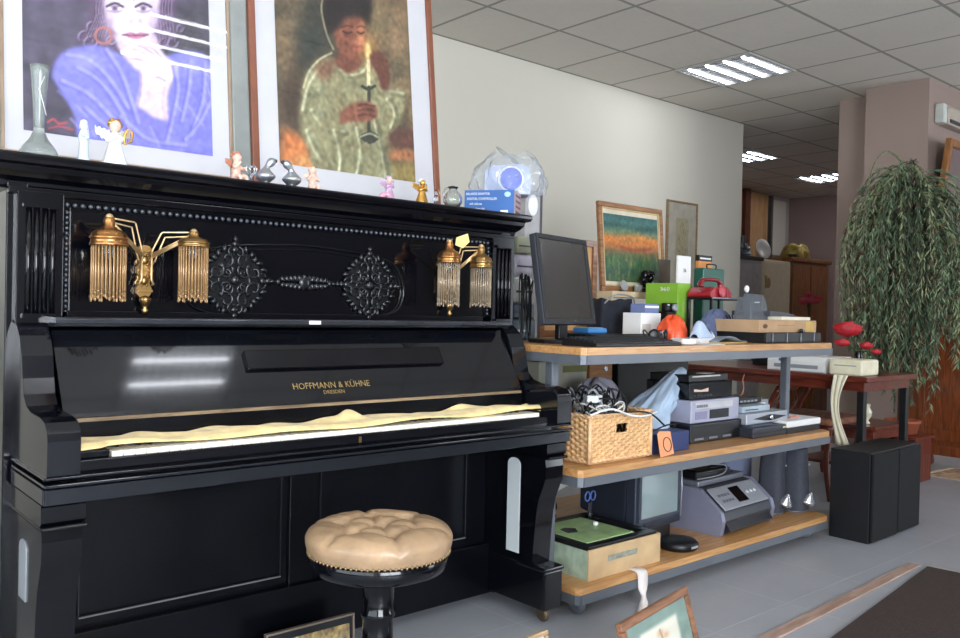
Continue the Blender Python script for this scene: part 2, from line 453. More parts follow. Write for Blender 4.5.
for p in ((1.4, .7), (-.6, .7), (4.4, .106), (7.4, .106), (1.4, -1.7), (4.4, -1.7)):
    clone(l0, (p[0]+.015, p[1], HC), 0, 'louvred ceiling light behind the camera over the shop floor', 'louvred ceiling lights over the shop floor')
# curtain panels, white panel in the far alcove
CURT = mat('tan_curtain', 'b08a62', .9, var=.12, scale=30, stretch=(8, 8, .4))
def curtain(xa, xb, za, zb, label, m, name='curtain', cat='curtain', n=60):
    o = MB().grid(lambda u, v: (xa+(xb-xa)*u, 6.44+.025*math.sin(u*(xb-xa)*48)+.008*math.sin(u*31+v*3), za+(zb-za)*v), n, 6).build(name, m, solid=.004)
    return tag(o, label, cat)
curtain(9.75, 10.3, 1.92, 2.74, 'tan pleated curtain strip left of the brown wooden post', CURT)
curtain(10.42, 11.0, 1.75, 2.74, 'wide tan pleated curtain high in the far room, right of the wooden post', CURT)
plain('wooden_post', MB().box((10.3, 6.38, 1.85), (10.42, 6.46, 2.76)), wood('post_wood', '6a3d2c', '4a2a1e', axis=2), 'dark brown wooden strip hanging between two tan curtains', 'wooden strip')
MB_ = MB().box((11.13, 6.47, 1.9), (11.52, 6.5, 2.7))
tag(MB_.build('wall_panel', WALLM, bevel=.004), 'pale upright panel on the alcove wall right of the curtain', 'panel')
plain('curtain_rail_post', MB().box((11.03, 6.42, 1.7), (11.08, 6.5, 2.74)), mat('dark_grey_paint', '5a5c58', .6), 'thin dark upright trim between curtain and pale wall panel', 'trim post')
# air conditioner / strip on the partition wall
ac = thing('air_conditioner', 'cream wall unit under the ceiling at the right edge', 'air conditioner')
MB().prism([(2.46, 2.46), (2.46, 2.58), (2.475, 2.61), (2.53, 2.61), (2.53, 2.46)], 6.62, 7.5, 'x').build('casing', mat('ac_cream', 'b3a79b', .5), ac, bevel=.008)
MB().box((6.56, 2.465, 2.465), (6.625, 2.53, 2.605)).build('end_cap', mat('ac_grey', 'c9cec6', .5), ac, bevel=.01)
MB().box((6.66, 2.452, 2.475), (7.46, 2.462, 2.50)).build('air_outlet', DGREY, ac)
# entrance mat, loose plank, edge strip
a7 = math.radians(-0.3)
MATM = mat('coir_mat', '3f322e', .95, var=.35, scale=160, bump=.8, bscale=300)
mtt = thing('door_mat', 'dark brown ribbed entrance mat in the right foreground', 'mat', (3.69, 1.40, 0), math.radians(6.6))
g = MB(); 
g.box((-1.9, -1.25, 0), (0, 0, .009))
g.build('pile', MATM, mtt, bevel=.003)
MB().box((0, -1.25, 0), (.018, 0, .012)).build('edge_strip', mat('mat_edge', 'a8a6a2', .4, .4), mtt)
plain('wooden_plank', MB().box((0, 0, 0), (1.42, .046, .007)), wood('plank_wood', 'b59a8c', '987c6e', .6), 'flat reddish wooden plank lying on the tiles beside the mat', 'plank', (2.27, 1.372, 0), math.radians(2.2), bevel=.002)

# ================================================================ PIANO
PR = Vector((1.25, 2.25, 0))
pn = thing('upright_piano', 'old black lacquered upright piano with carved front panel and open keyboard', 'piano', PR, world=True)
pcx = 1.25; xl, xr = .447, 2.035
body = MB()
body.box((xl, 2.19, .03), (xl+.045, 2.62, 1.30)); body.box((xr-.045, 2.19, .03), (xr, 2.62, 1.30))
body.box((xl+.045, 2.59, .03), (xr-.045, 2.62, 1.30)); body.box((xl+.045, 2.2, 1.0), (xr-.045, 2.59, 1.02))
body.box((xl+.045, 2.23, .03), (xr-.045, 2.25, .66))
body.build('case', BLACK, pn, bevel=.003)
# cornice with cove profile, mitred by stacking along three sides
c = MB()
prof = [(0.0, 1.285), (.008, 1.292), (.010, 1.302), (.022, 1.312), (.032, 1.325), (.034, 1.338), (.048, 1.342), (.052, 1.350), (.052, 1.360), (.046, 1.365)]
ring = []
for (o, z) in prof:
    ring.append([(xl-o-.012, 2.62, z), (xl-o-.012, 2.20-o, z), (xr+o+.012, 2.20-o, z), (xr+o+.012, 2.62, z)])
vs = [p for r_ in ring for p in r_]; fs = []
for i in range(len(ring)-1):
    for k in range(4): fs.append((i*4+k, i*4+(k+1) % 4, (i+1)*4+(k+1) % 4, (i+1)*4+k))
fs.append((3, 2, 1, 0)); n4 = (len(ring)-1)*4; fs.append((n4, n4+1, n4+2, n4+3)); c.add(vs, fs)
c.build('cornice', BLACK, pn, bevel=.0015)
# frieze and upper stiles with fluted pilasters
st = MB(); st.box((xl, 2.172, 1.272), (xr, 2.2, 1.288))
for s in (-1, 1):
    cx = pcx + s*.735
    st.box((cx-.05, 2.17, .97), (cx+.05, 2.2, 1.28))
st.box((xl+.13, 2.18, .985), (xr-.13, 2.2, 1.003))
st.build('upper_frame', BLACK, pn, bevel=.002)
for s in (-1, 1):
    p = MB(); cx = pcx + s*.735
    for dx in (-.026, -.009, .009, .026):
        p.tube([(cx+dx, 2.168, .985), (cx+dx, 2.168, 1.24)], .0065, 8)
    p.box((cx-.038, 2.160, 1.242), (cx+.038, 2.170, 1.25)); p.box((cx-.038, 2.160, .985), (cx+.038, 2.170, .995))
    p.build('pilaster', BLACK, pn)
up = MB().box((pcx-.69, 2.19, 1.0), (pcx+.69, 2.2, 1.275)); up.build('upper_panel', mat('panel_lacquer', '04050a', .1, coat=.35, spec=.4, var=.3, scale=3), pn)
# bead moulding across the top and down both sides
bd = MB()
BEADM = mat('bead_lacquer', '3c4047', .2, .3, coat=.6, var=.1)
x = pcx-.675
while x < pcx+.68:
    bd.ell((x, 2.183, 1.256), (.0062, .006, .0062), n=8); x += .0177
for s in (-1, 1):
    z = 1.238
    while z > 1.005:
        bd.ell((pcx+s*.675, 2.185, z), (.005, .005, .0055), n=8); z -= .0125
bd.build('bead_moulding', BEADM, pn)
bm2 = MB()
for zz in (1.266, 1.246): bm2.box((pcx-.685, 2.184, zz-.001), (pcx+.685, 2.19, zz+.001))
for s in (-1, 1):
    for dx in (-.01, .01): bm2.box((pcx+s*.675+dx-.001, 2.184, 1.003), (pcx+s*.675+dx+.001, 2.19, 1.25))
bm2.build('panel_moulding', BLACK, pn)
# carved cartouche
CARV = mat('carved_lacquer', '0c0e12', .28, coat=.25, var=.4, scale=60)
def spiral(mb, cx, cz, r, a0, turn, w, y=2.186):
    P = []
    for i in range(22):
        t = i/21; a = a0 + turn*t; q = r*(1-.85*t)
        P.append((cx+q*math.cos(a), y-.004*math.sin(PI*t), cz+q*math.sin(a)))
    mb.tube(P, lambda t: w*(1-.55*t), 6)
def medallion(cx, cz, q=1.32):
    m = MB()
    m.prism([(cx+q*.07*math.cos(k*PI/2+d)*(1 if d == 0 else .93), cz+q*.07*math.sin(k*PI/2+d)*(1 if d == 0 else .93)) for k in range(4) for d in (0, PI/4)], 2.186, 2.19, 'y')
    for k in range(4):
        a = k*PI/2
        for s in (-1, 1):
            spiral(m, cx+q*.046*math.cos(a+s*.42), cz+q*.046*math.sin(a+s*.42), q*.019, a+s*2.2, s*6.5, .0052, 2.184)
            spiral(m, cx+q*.024*math.cos(a+s*.7), cz+q*.024*math.sin(a+s*.7), q*.013, a, -s*6, .0045, 2.184)
            spiral(m, cx+q*.057*math.cos(a+s*.12), cz+q*.057*math.sin(a+s*.12), q*.012, a, s*5, .004, 2.183)
        for j, (rr, ww) in enumerate(((.062, .011), (.074, .009), (.084, .006))):
            m.ell((cx+q*rr*math.cos(a), 2.185, cz+q*rr*math.sin(a)), (.010, .007, ww), rot=Euler((0, -a, 0)), n=8)
        for s in (-1, 1):
            for j in (.35, .6, .785):
                b = a+s*j; e = .072-.012*j
                m.ell((cx+q*e*math.cos(b), 2.185, cz+q*e*math.sin(b)), (.012, .008, .0065), rot=Euler((0, -b+.5*s, 0)), n=8)
    m.ell((cx, 2.183, cz), (.014, .010, .014), n=12)
    m.tube([(cx+q*.034*math.cos(t*PI/12), 2.186, cz+q*.034*math.sin(t*PI/12)) for t in range(24)], .0028, 6, closed=True)
    m.build('carved_medallion', CARV, pn)
mcx, mcz = 1.218, 1.093
medallion(mcx-.215, mcz); medallion(mcx+.222, mcz)
m = MB()
for i in range(-9, 10):
    t = i/9; hh = .024*(1-abs(t))**.7+.006
    if abs(i) < 6:
        for s in (-1, 1):
            m.ell((mcx+t*.125, 2.187, mcz+s*hh*.42), (.0085, .006, hh*.42), n=8, rot=Euler((0, s*(.5 if i > 0 else -.5), 0)))
            m.ell((mcx+t*.125+.004, 2.185, mcz+s*hh*.25), (.003, .006, .004), n=8)
    else: m.ell((mcx+t*.125, 2.187, mcz), (.008, .006, .006 if i % 2 else .010), n=8)
m.ell((mcx, 2.185, mcz), (.02, .007, .02), n=12)
m.build('carved_garland', CARV, pn)
cm = MB()
for off, w in ((0, .0042), (.012, .0025)):
    half = [(.27-off, -.096), (.33-off, -.075), (.352-off, -.035), (.352-off, .0), (.335-off, .045), (.30-off, .075), (.22, .093-off), (.10, .103-off), (0, .107-off)]
    P = bez([(mcx+a, 2.188, mcz+b) for a, b in half] + [(mcx-a, 2.188, mcz+b) for a, b in half[::-1][1:]], 8)
    cm.tube(P, w, 6)
cm.build('cartouche_moulding', BLACK, pn)
# music ledge
lg = MB(); lg.prism([(2.10, .972), (2.096, .976), (2.096, .984), (2.10, .988), (2.2, .988), (2.2, .966), (2.12, .966)], pcx-.718, pcx+.710, 'x')
lg.build('music_ledge', mat('ledge_lacquer', '2a2d33', .16, coat=.7, var=.2), pn, bevel=.001)
tagl = MB().box((1.185, 2.0945, .975), (1.222, 2.0958, .985)).build('paper_tag', PAPER, pn)
# open fall board tilted back

def fbp(t): return (2.155 - .115*t, .945 - .185*t)
f = MB()
f.prism([(2.155, .958), (2.150, .945), (2.045, .770), (2.040, .757), (2.058, .757), (2.075, .775), (2.170, .945), (2.172, .958)], pcx-.712, pcx+.712, 'x')
fo = f.build('fall_board', mat('fall_lacquer', '080a10', .1, coat=.5, spec=.5, var=.25, scale=3, bump=.012, bscale=4), pn, bevel=.004)
ang = math.atan2(.105, .175)      # lean of the board from the vertical
Mf = Matrix.Translation((pcx, 2.0975, .8575)) @ Euler((-ang, 0, 0)).to_matrix().to_4x4()
Mf[0][3] = 0
b2 = MB(); b2.box((1.0, -.013, -.01), (1.66, 0, .048), M=Mf); b2.build('folding_music_bar', BLACK, fo, bevel=.003)
GOLDT = mat('gold_lettering', 'a58d5c', .4, .6, var=.1)
v = Mf @ Vector((1.245, -.0012, -.062))
t1 = text_mesh('maker_lettering', 'HOFFMANN & KÜHNE', .027, GOLDT, fo, v, (PI/2-ang, 0, 0), sx=.92)
v = Mf @ Vector((1.245, -.0012, -.083))
t1 = text_mesh('town_lettering', 'DRESDEN', .016, GOLDT, fo, v, (PI/2-ang, 0, 0))
# hinge strip and key felt rail
MB().box((pcx-.70, 2.03, .752), (pcx+.70, 2.05, .760)).build('hinge_strip', wood('worn_hinge_wood', '9a8464', '5e4c38', .5), pn)
MB().box((pcx-.71, 2.035, .69), (pcx+.71, 2.07, .752)).build('key_rail', BLACKM, pn)
# keybed, slip, mouldings
kb = MB(); kb.box((pcx-.745, 1.93, .60), (pcx+.745, 2.24, .66)); kb.box((pcx-.72, 1.905, .60), (pcx+.72, 1.93, .688))
kb.build('keybed', BLACK, pn, bevel=.003)
ml = MB()
for z, y, h in ((.655, 1.880, .006), (.640, 1.874, .007), (.602, 1.886, .034)):
    ml.box((pcx-.787, y, z), (pcx+.787, 1.93, z+h)); ml.box((pcx-.790, y+.003, z), (pcx-.73, 2.17, z+h-.0005)); ml.box((pcx+.73, y+.003, z), (pcx+.790, 2.17, z+h-.0005))
ml.build('keybed_moulding', mat('moulding_lacquer', '101319', .16, coat=.4, var=.2), pn, bevel=.0022)
MB().box((1.233, 1.9035, .665), (1.241, 1.906, .681)).build('lock_plate', GOLD, pn)
# keys
KEYW = .0254; kx0 = .604
KEYM = mat('ivory_keys', 'efe9d8', .22, var=.05, scale=20, coat=.3)
for i in range(52):
    MB().box((kx0+i*KEYW+.0006, 1.918, .684), (kx0+(i+1)*KEYW-.0006, 2.036, .699)).build('white_key', KEYM, pn, bevel=.0012)
for i in range(51):
    if (i+5) % 7 in (0, 1, 3, 4, 5): MB().box((kx0+(i+1)*KEYW-.006, 1.967, .697), (kx0+(i+1)*KEYW+.006, 2.036, .709)).build('black_key', BLKG, pn, bevel=.002)
for a, b in ((pcx-.72, kx0-.003), (kx0+52*KEYW+.003, pcx+.72)): MB().box((a, 1.92, .66), (b, 2.036, .704)).build('key_block', BLACK, pn, bevel=.003)
# arms
armp = [(1.882, .660), (1.880, .735), (1.886, .757), (1.905, .772), (1.94, .779), (2.02, .782), (2.06, .792), (2.085, .815), (2.095, .85), (2.105, .90), (2.13, .945), (2.165, .972), (2.2, .985), (2.2, .660)]
for s in (-1, 1):
    xa = pcx + s*.720; xb = pcx + s*.785
    MB().prism(armp, min(xa, xb), max(xa, xb), 'x').build('arm', mat('arm_lacquer', '0a0c12', .14, coat=.3, var=.2), pn, bevel=.006, seg=3)
# console legs: block, tapering truss with pale strip, toe
STRIPM = mat('white_strip', 'd3dadb', .25, .1, var=.03)
for s in (-1, 1):
    xa, xb = sorted((pcx+s*.705, pcx+s*.785))
    leg = MB()
    leg.box((xa-.006, 1.895, .545), (xb+.006, 2.2, .555)); leg.prism([(1.905, .60), (1.905, .562), (1.915, .552), (2.2, .552), (2.2, .60)], xa-.004, xb+.004, 'x')
    leg.prism([(1.918, .552), (1.912, .52), (1.914, .48), (1.925, .45), (1.942, .41), (1.952, .36), (1.960, .28), (1.966, .19), (2.2, .19), (2.2, .552)], xa, xb, 'x')
    lo = leg.build('leg', BLACK, pn, bevel=.005)
    leg = MB(); leg.box((xa-.006, 1.90, .178), (xb+.006, 2.2, .192))
    leg.box((xa-.002, 1.905, .052), (xb+.002, 2.25, .178)); leg.build('toe_block', BLACK, lo, bevel=.005)
    # pale strip with rounded top on the side facing the camera
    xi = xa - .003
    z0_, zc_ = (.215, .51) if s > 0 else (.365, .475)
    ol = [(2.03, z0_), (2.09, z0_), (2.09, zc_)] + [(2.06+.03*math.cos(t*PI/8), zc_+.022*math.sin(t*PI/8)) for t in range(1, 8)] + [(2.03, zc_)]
    MB().prism(ol, xi, xi+.004, 'x').build('pale_strip', STRIPM if s > 0 else mat('grey_strip', '8d9296', .3), lo)
    cz = MB(); cz.lathe([(.006, -.008), (.021, -.008), (.024, -.004), (.024, .004), (.021, .008), (.006, .008)], 16, M=Mt((xa+xb)/2, 1.95, .024, 0, PI/2, 0))
    cz.box(((xa+xb)/2-.013, 1.935, .028), ((xa+xb)/2+.013, 1.97, .055)); cz.build('caster', mat('dull_brass', '7c6c58', .4, .9), lo)
# lower panels with raised moulding
lp = MB(); lp.box((xl+.045, 2.205, .2), (xr-.045, 2.235, .60)); lp.box((xl, 2.18, .04), (xr, 2.235, .215)); lp.box((1.19, 2.195, .2), (1.27, 2.21, .6)); lp.box((xl+.03, 2.195, .56), (xr-.03, 2.21, .60))
lp.build('lower_case', BLACKM, pn, bevel=.003)
LM = mat('moulding_edge', '6c6a6a', .3, .2, coat=.4, var=.15)
lm = MB()
for a, b in ((.62, 1.165), (1.295, 1.86)):
    for q, w in (((a, 2.196, .245), (b, 2.204, .249)), ((a, 2.198, .55), (b, 2.204, .553))): lm.box(q, w)
    for xx in (a, b): lm.box((xx-.0015, 2.198, .245), (xx+.0015, 2.204, .553))
lm.build('panel_line', mat('panel_line_lacquer', '1b1d22', .2, coat=.7), pn)
for a, b in ((.62, 1.165), (1.295, 1.86)):
    MB().box((a, 2.194, .244), (b, 2.199, .2475)).build('light_moulding', LM, pn)

# cloth runner over the keys
CLOTH = mat('yellow_felt_cloth', 'dcc389', .85, var=.16, scale=26, bump=.25, bscale=60, sheen=.2)
def cl(u, v):
    x = .522 + u*1.475 + (v-.5)*.0
    fr = 1.922 if u < .05 else 1.93 + .022*u**2 + .008*math.sin(u*9)
    if u < .045: fr = 1.915
    y = fr + (2.028 - fr)*v
    z = .7145 + .0035*math.sin(u*22+v*3) + .004*math.sin(u*57+v*7)*v + .002*math.sin(v*9+u*13)
    z += .022*math.exp(-((u-.50)/.018)**2)*math.exp(-((v-.75)/.3)**2) + .010*math.exp(-((u-.10)/.03)**2)*v + .008*math.exp(-((u-.80)/.03)**2)*v
    z -= .010*max(0, (.12-v)/.12)
    x += .015*math.sin(v*4)*(1 if u > .5 else -1)
    return (x, y, z)
o = MB().grid(cl, 150, 14).build('keyboard_cloth', CLOTH, solid=.003, sub=1)
tag(o, 'crumpled pale yellow cloth runner lying over the piano keys', 'cloth')
# ================================================================ SCONCES
BEADC = mat('amber_glass_rods', 'c99f6e', .12, .1, var=.2, scale=50, trans=.45)
BEADC2 = mat('pale_glass_rods', 'cdb89c', .1, .1, var=.2, scale=50, trans=.55)
BULB = mat('clear_bulb', 'f0ece0', .05, trans=.9)
def shade_mb(c, r, zt, zb, zd):
    # dome: neck, bell and rolled rim. zt top of neck, zd bottom of dome
    h = zt - zd
    prof = [(.005, zt), (.011, zt-.05*h), (.0125, zt-.16*h), (.0125, zt-.34*h), (.017, zt-.37*h), (.018, zt-.42*h), (r*.66, zt-.46*h), (r*.84, zt-.52*h), (r*.95, zt-.60*h), (r*.98, zt-.68*h), (r*1.05, zt-.70*h), (r*1.07, zt-.75*h), (r*1.0, zt-.78*h), (r*1.0, zt-.90*h), (r*1.06, zt-.93*h), (r*1.06, zd), (r*.93, zd), (r*.93, zt-.70*h), (r*.6, zt-.50*h), (.004, zt-.46*h)]
    return MB().lathe(prof[::-1], 24, M=Mt(c[0], c[1], 0))
def fringe_mb(c, r, z0, z1, n):
    f = MB(); rg = random.Random(int(c[0]*1000))
    for k in range(n):
        a = 2*PI*k/n; x = c[0]+r*.92*math.cos(a); y = c[1]+r*.92*math.sin(a)
        zz = z1 + (.006 if k % 2 else 0) + rg.uniform(-.003, .004)
        f.tube([(x, y, z0), (x, y, zz)], .0021, 5)
        f.ell((x, y, zz-.003), (.0028, .0028, .005), n=6)
        f.ell((x, y, zz+.012), (.0026, .0026, .003), n=6)
        f.ell((x, y, z0-.012), (.0024, .0024, .003), n=6)
    return f
def sconce(label, plate_px, shades, fold, fmat):
    B = PY(*plate_px, 2.185); root = Vector((B.x, 2.185, B.z))
    t = thing('brass_sconce', label, 'wall lamp', root, group='brass piano sconces', world=True)
    p = MB(); x, z = B.x, B.z
    # ornate back plate: stacked mouldings with scroll sides and a turned finial
    ol = []
    for (dx, dz) in ((0, .068), (.011, .066), (.018, .060), (.018, .046), (.014, .042), (.014, .018), (.018, .012), (.018, -.004), (.013, -.010), (.015, -.034), (.019, -.040), (.017, -.056), (.010, -.064), (0, -.066)): ol.append((x+dx, z+dz))
    ol += [(2*x-a, b) for a, b in ol[::-1][1:-1]]
    p.prism(ol, 2.172, 2.187, 'y')
    for dz, r in ((.030, .010), (-.022, .010)):
        p.ell((x, 2.171, z+dz), (r, .006, r*1.1), n=12)
        for q in range(6): p.ell((x+.0125*math.cos(q*PI/3), 2.171, z+dz+.0135*math.sin(q*PI/3)), (.0035, .004, .0035), n=8)
    for dz, hh in ((.053, .006), (.004, .006), (-.048, .006)):
        p.box((x-.019, 2.163, z+dz-hh/2), (x+.019, 2.173, z+dz+hh/2)); p.box((x-.016, 2.160, z+dz-hh/4), (x+.016, 2.165, z+dz+hh/4))
    for s in (-1, 1):
        for dz in (.030, -.022): p.tube([(x+s*(.0185+.003*math.sin(q*PI/4)), 2.172, z+dz-.012+.003*q) for q in range(9)], .0024, 6)
    p.lathe([(.001, -.108), (.006, -.104), (.008, -.096), (.004, -.090), (.010, -.083), (.014, -.072), (.015, -.066), (.002, -.06)], 14, M=Mt(x, 2.163, z))
    p.build('back_plate', GOLD, t)
    hubs = []
    for i, (px, pyt, pyd, pyb, r) in enumerate(shades):
        Y = fold[i]
        T = PY(px, pyt, Y); D = PY(px, pyd, Y); Bt = PY(px, pyb, Y)
        so = shade_mb((T.x, Y), r, T.z, 0, D.z).build('shade', mat('copper_shade', 'b5814f', .3, 1., var=.2, scale=40) if i == 0 else GOLD, t)
        fringe_mb((T.x, Y), r, D.z+.004, Bt.z, 28).build('rod_fringe', fmat, so)
        bb = MB(); bb.lathe([(.002, D.z-.034), (.010, D.z-.028), (.014, D.z-.016), (.011, D.z-.002), (.007, D.z+.014), (.007, D.z+.024)], 14, M=Mt(T.x, Y, 0)); bb.build('bulb', BULB, so)
        # arm: twin flat bars rising from the plate and carrying the shade
        arm = MB(); sg = 1 if T.x > x else -1
        hub = Vector((x + sg*.012, 2.155, z+.052)); top = Vector((T.x, Y, T.z-.004))
        cor = Vector((hub.x + (top.x-hub.x)*.22, hub.y+(top.y-hub.y)*.22, top.z))
        for o in (0., .012):
            u = Vector((sg*o, 0, -o))
            arm.tube([hub+u*.6+Vector((0, 0, -.02)), hub+u, cor+u*.8+Vector((0, 0, -.003)), cor+u+Vector((sg*.004, 0, 0)), top+Vector((0, 0, -o*.8))], .0023, 6)
        for o in (-.004, .004): arm.tube([hub+Vector((0, 0, o-.012)), top+Vector((0, 0, o-.006))], .0026, 6)
        arm.tube([hub+Vector((0, 0, -.012)), hub+(top-hub)*.9+Vector((0, 0, -.008))], .0038, 6, flat=.5)
        arm.tube([hub+Vector((0, 0, .0)), hub+Vector((0, 0, -.07)), hub+Vector((sg*.006, 0, -.085))], .003, 6)
        arm.ell(top, (.010, .010, .010), n=10)
        arm.build('arm', BRASSP, t)
    return t, B
s1, b1 = sconce('left brass piano sconce with two copper-domed lamps and amber rod fringes', (142.5, 272), [(109.5, 216, 246, 298, .0405), (194, 231, 247, 299, .037)], (2.075, 2.075), BEADC)
s2, b2_ = sconce('right brass piano sconce with its two lamps folded close together', (446, 284), [(449.5, 241, 263, 304, .0365), (481.5, 246, 268, 305, .0365)], (2.075, 2.10), BEADC2)
p0 = PY(462, 240, 2.07)
tt = MB().prism([(p0.x-.028, p0.z-.018), (p0.x+.004, p0.z-.026), (p0.x+.03, p0.z-.004), (p0.x+.022, p0.z+.022), (p0.x+.004, p0.z+.016), (p0.x-.024, p0.z+.006)], 2.068, 2.0695, 'y')
tt.tube([(p0.x, 2.069, p0.z+.014), (p0.x+.004, 2.10, p0.z+.005)], .0008, 5)
tag(tt.build('price_tag', mat('yellow_card', 'e8cf86', .7)), 'small yellow card tag hanging on the right brass sconce', 'tag')

# ================================================================ PICTURES ON THE PIANO
def framed(name, label, cat, xa, xb, z0, H, Y, lean, fw, fmat, matw, matm, quad, painter, canvas_w, canvas_h, canvas_dx, canvas_z, depth=.022, inner=None, res=(150, 200), cname='canvas', glass=True, rz=0., group=None, strut=True):
    xc = (xa+xb)/2; w = xb-xa
    t = thing(name, label, cat, (xc, Y, z0), rz, group)
    T = Euler((-lean, 0, 0)).to_matrix().to_4x4()
    f = MB()
    for (a, b, c_, d) in ((-w/2, w/2, 0, fw), (-w/2, w/2, H-fw, H), (-w/2, -w/2+fw, fw, H-fw), (w/2-fw, w/2, fw, H-fw)):
        f.box((a, 0, c_), (b, depth, d), 0, T)
    f.build('frame', fmat, t, bevel=min(.004, fw/4))
    if inner:
        g = MB(); iw = inner[1]
        a0, a1, c0, c1 = -w/2+fw, w/2-fw, fw, H-fw
        for (a, b, c_, d) in ((a0, a1, c0, c0+iw), (a0, a1, c1-iw, c1), (a0, a0+iw, c0+iw, c1-iw), (a1-iw, a1, c0+iw, c1-iw)):
            g.box((a, .004, c_), (b, depth-.002, d), 0, T)
        g.build('inner_frame', inner[0], t, bevel=.0015)
    MB().box((-w/2+fw*.5, depth*.5, fw*.5), (w/2-fw*.5, depth*.8, H-fw*.5), 0, T).build('mount', matm, t)
    pt = Paint(*res, quad, (128, 128, 128)); painter(pt)
    pt.mesh(cname, canvas_w, canvas_h, attr_mat('painted_surface', .55), t, T @ Matrix.Translation((canvas_dx, depth*.5-.0015, canvas_z)))
    if glass: MB().box((-w/2+fw*.6, depth*.5-.006, fw*.6), (w/2-fw*.6, depth*.5-.005, H-fw*.6), 0, T).build('glass', PANE, t)
    if strut:
        q = T @ Vector((0, depth, H*.55))
        MB().tube([q, (0, q.y+H*.16, .006)], .006, 6).build('back_strut', CARD, t)
    return t

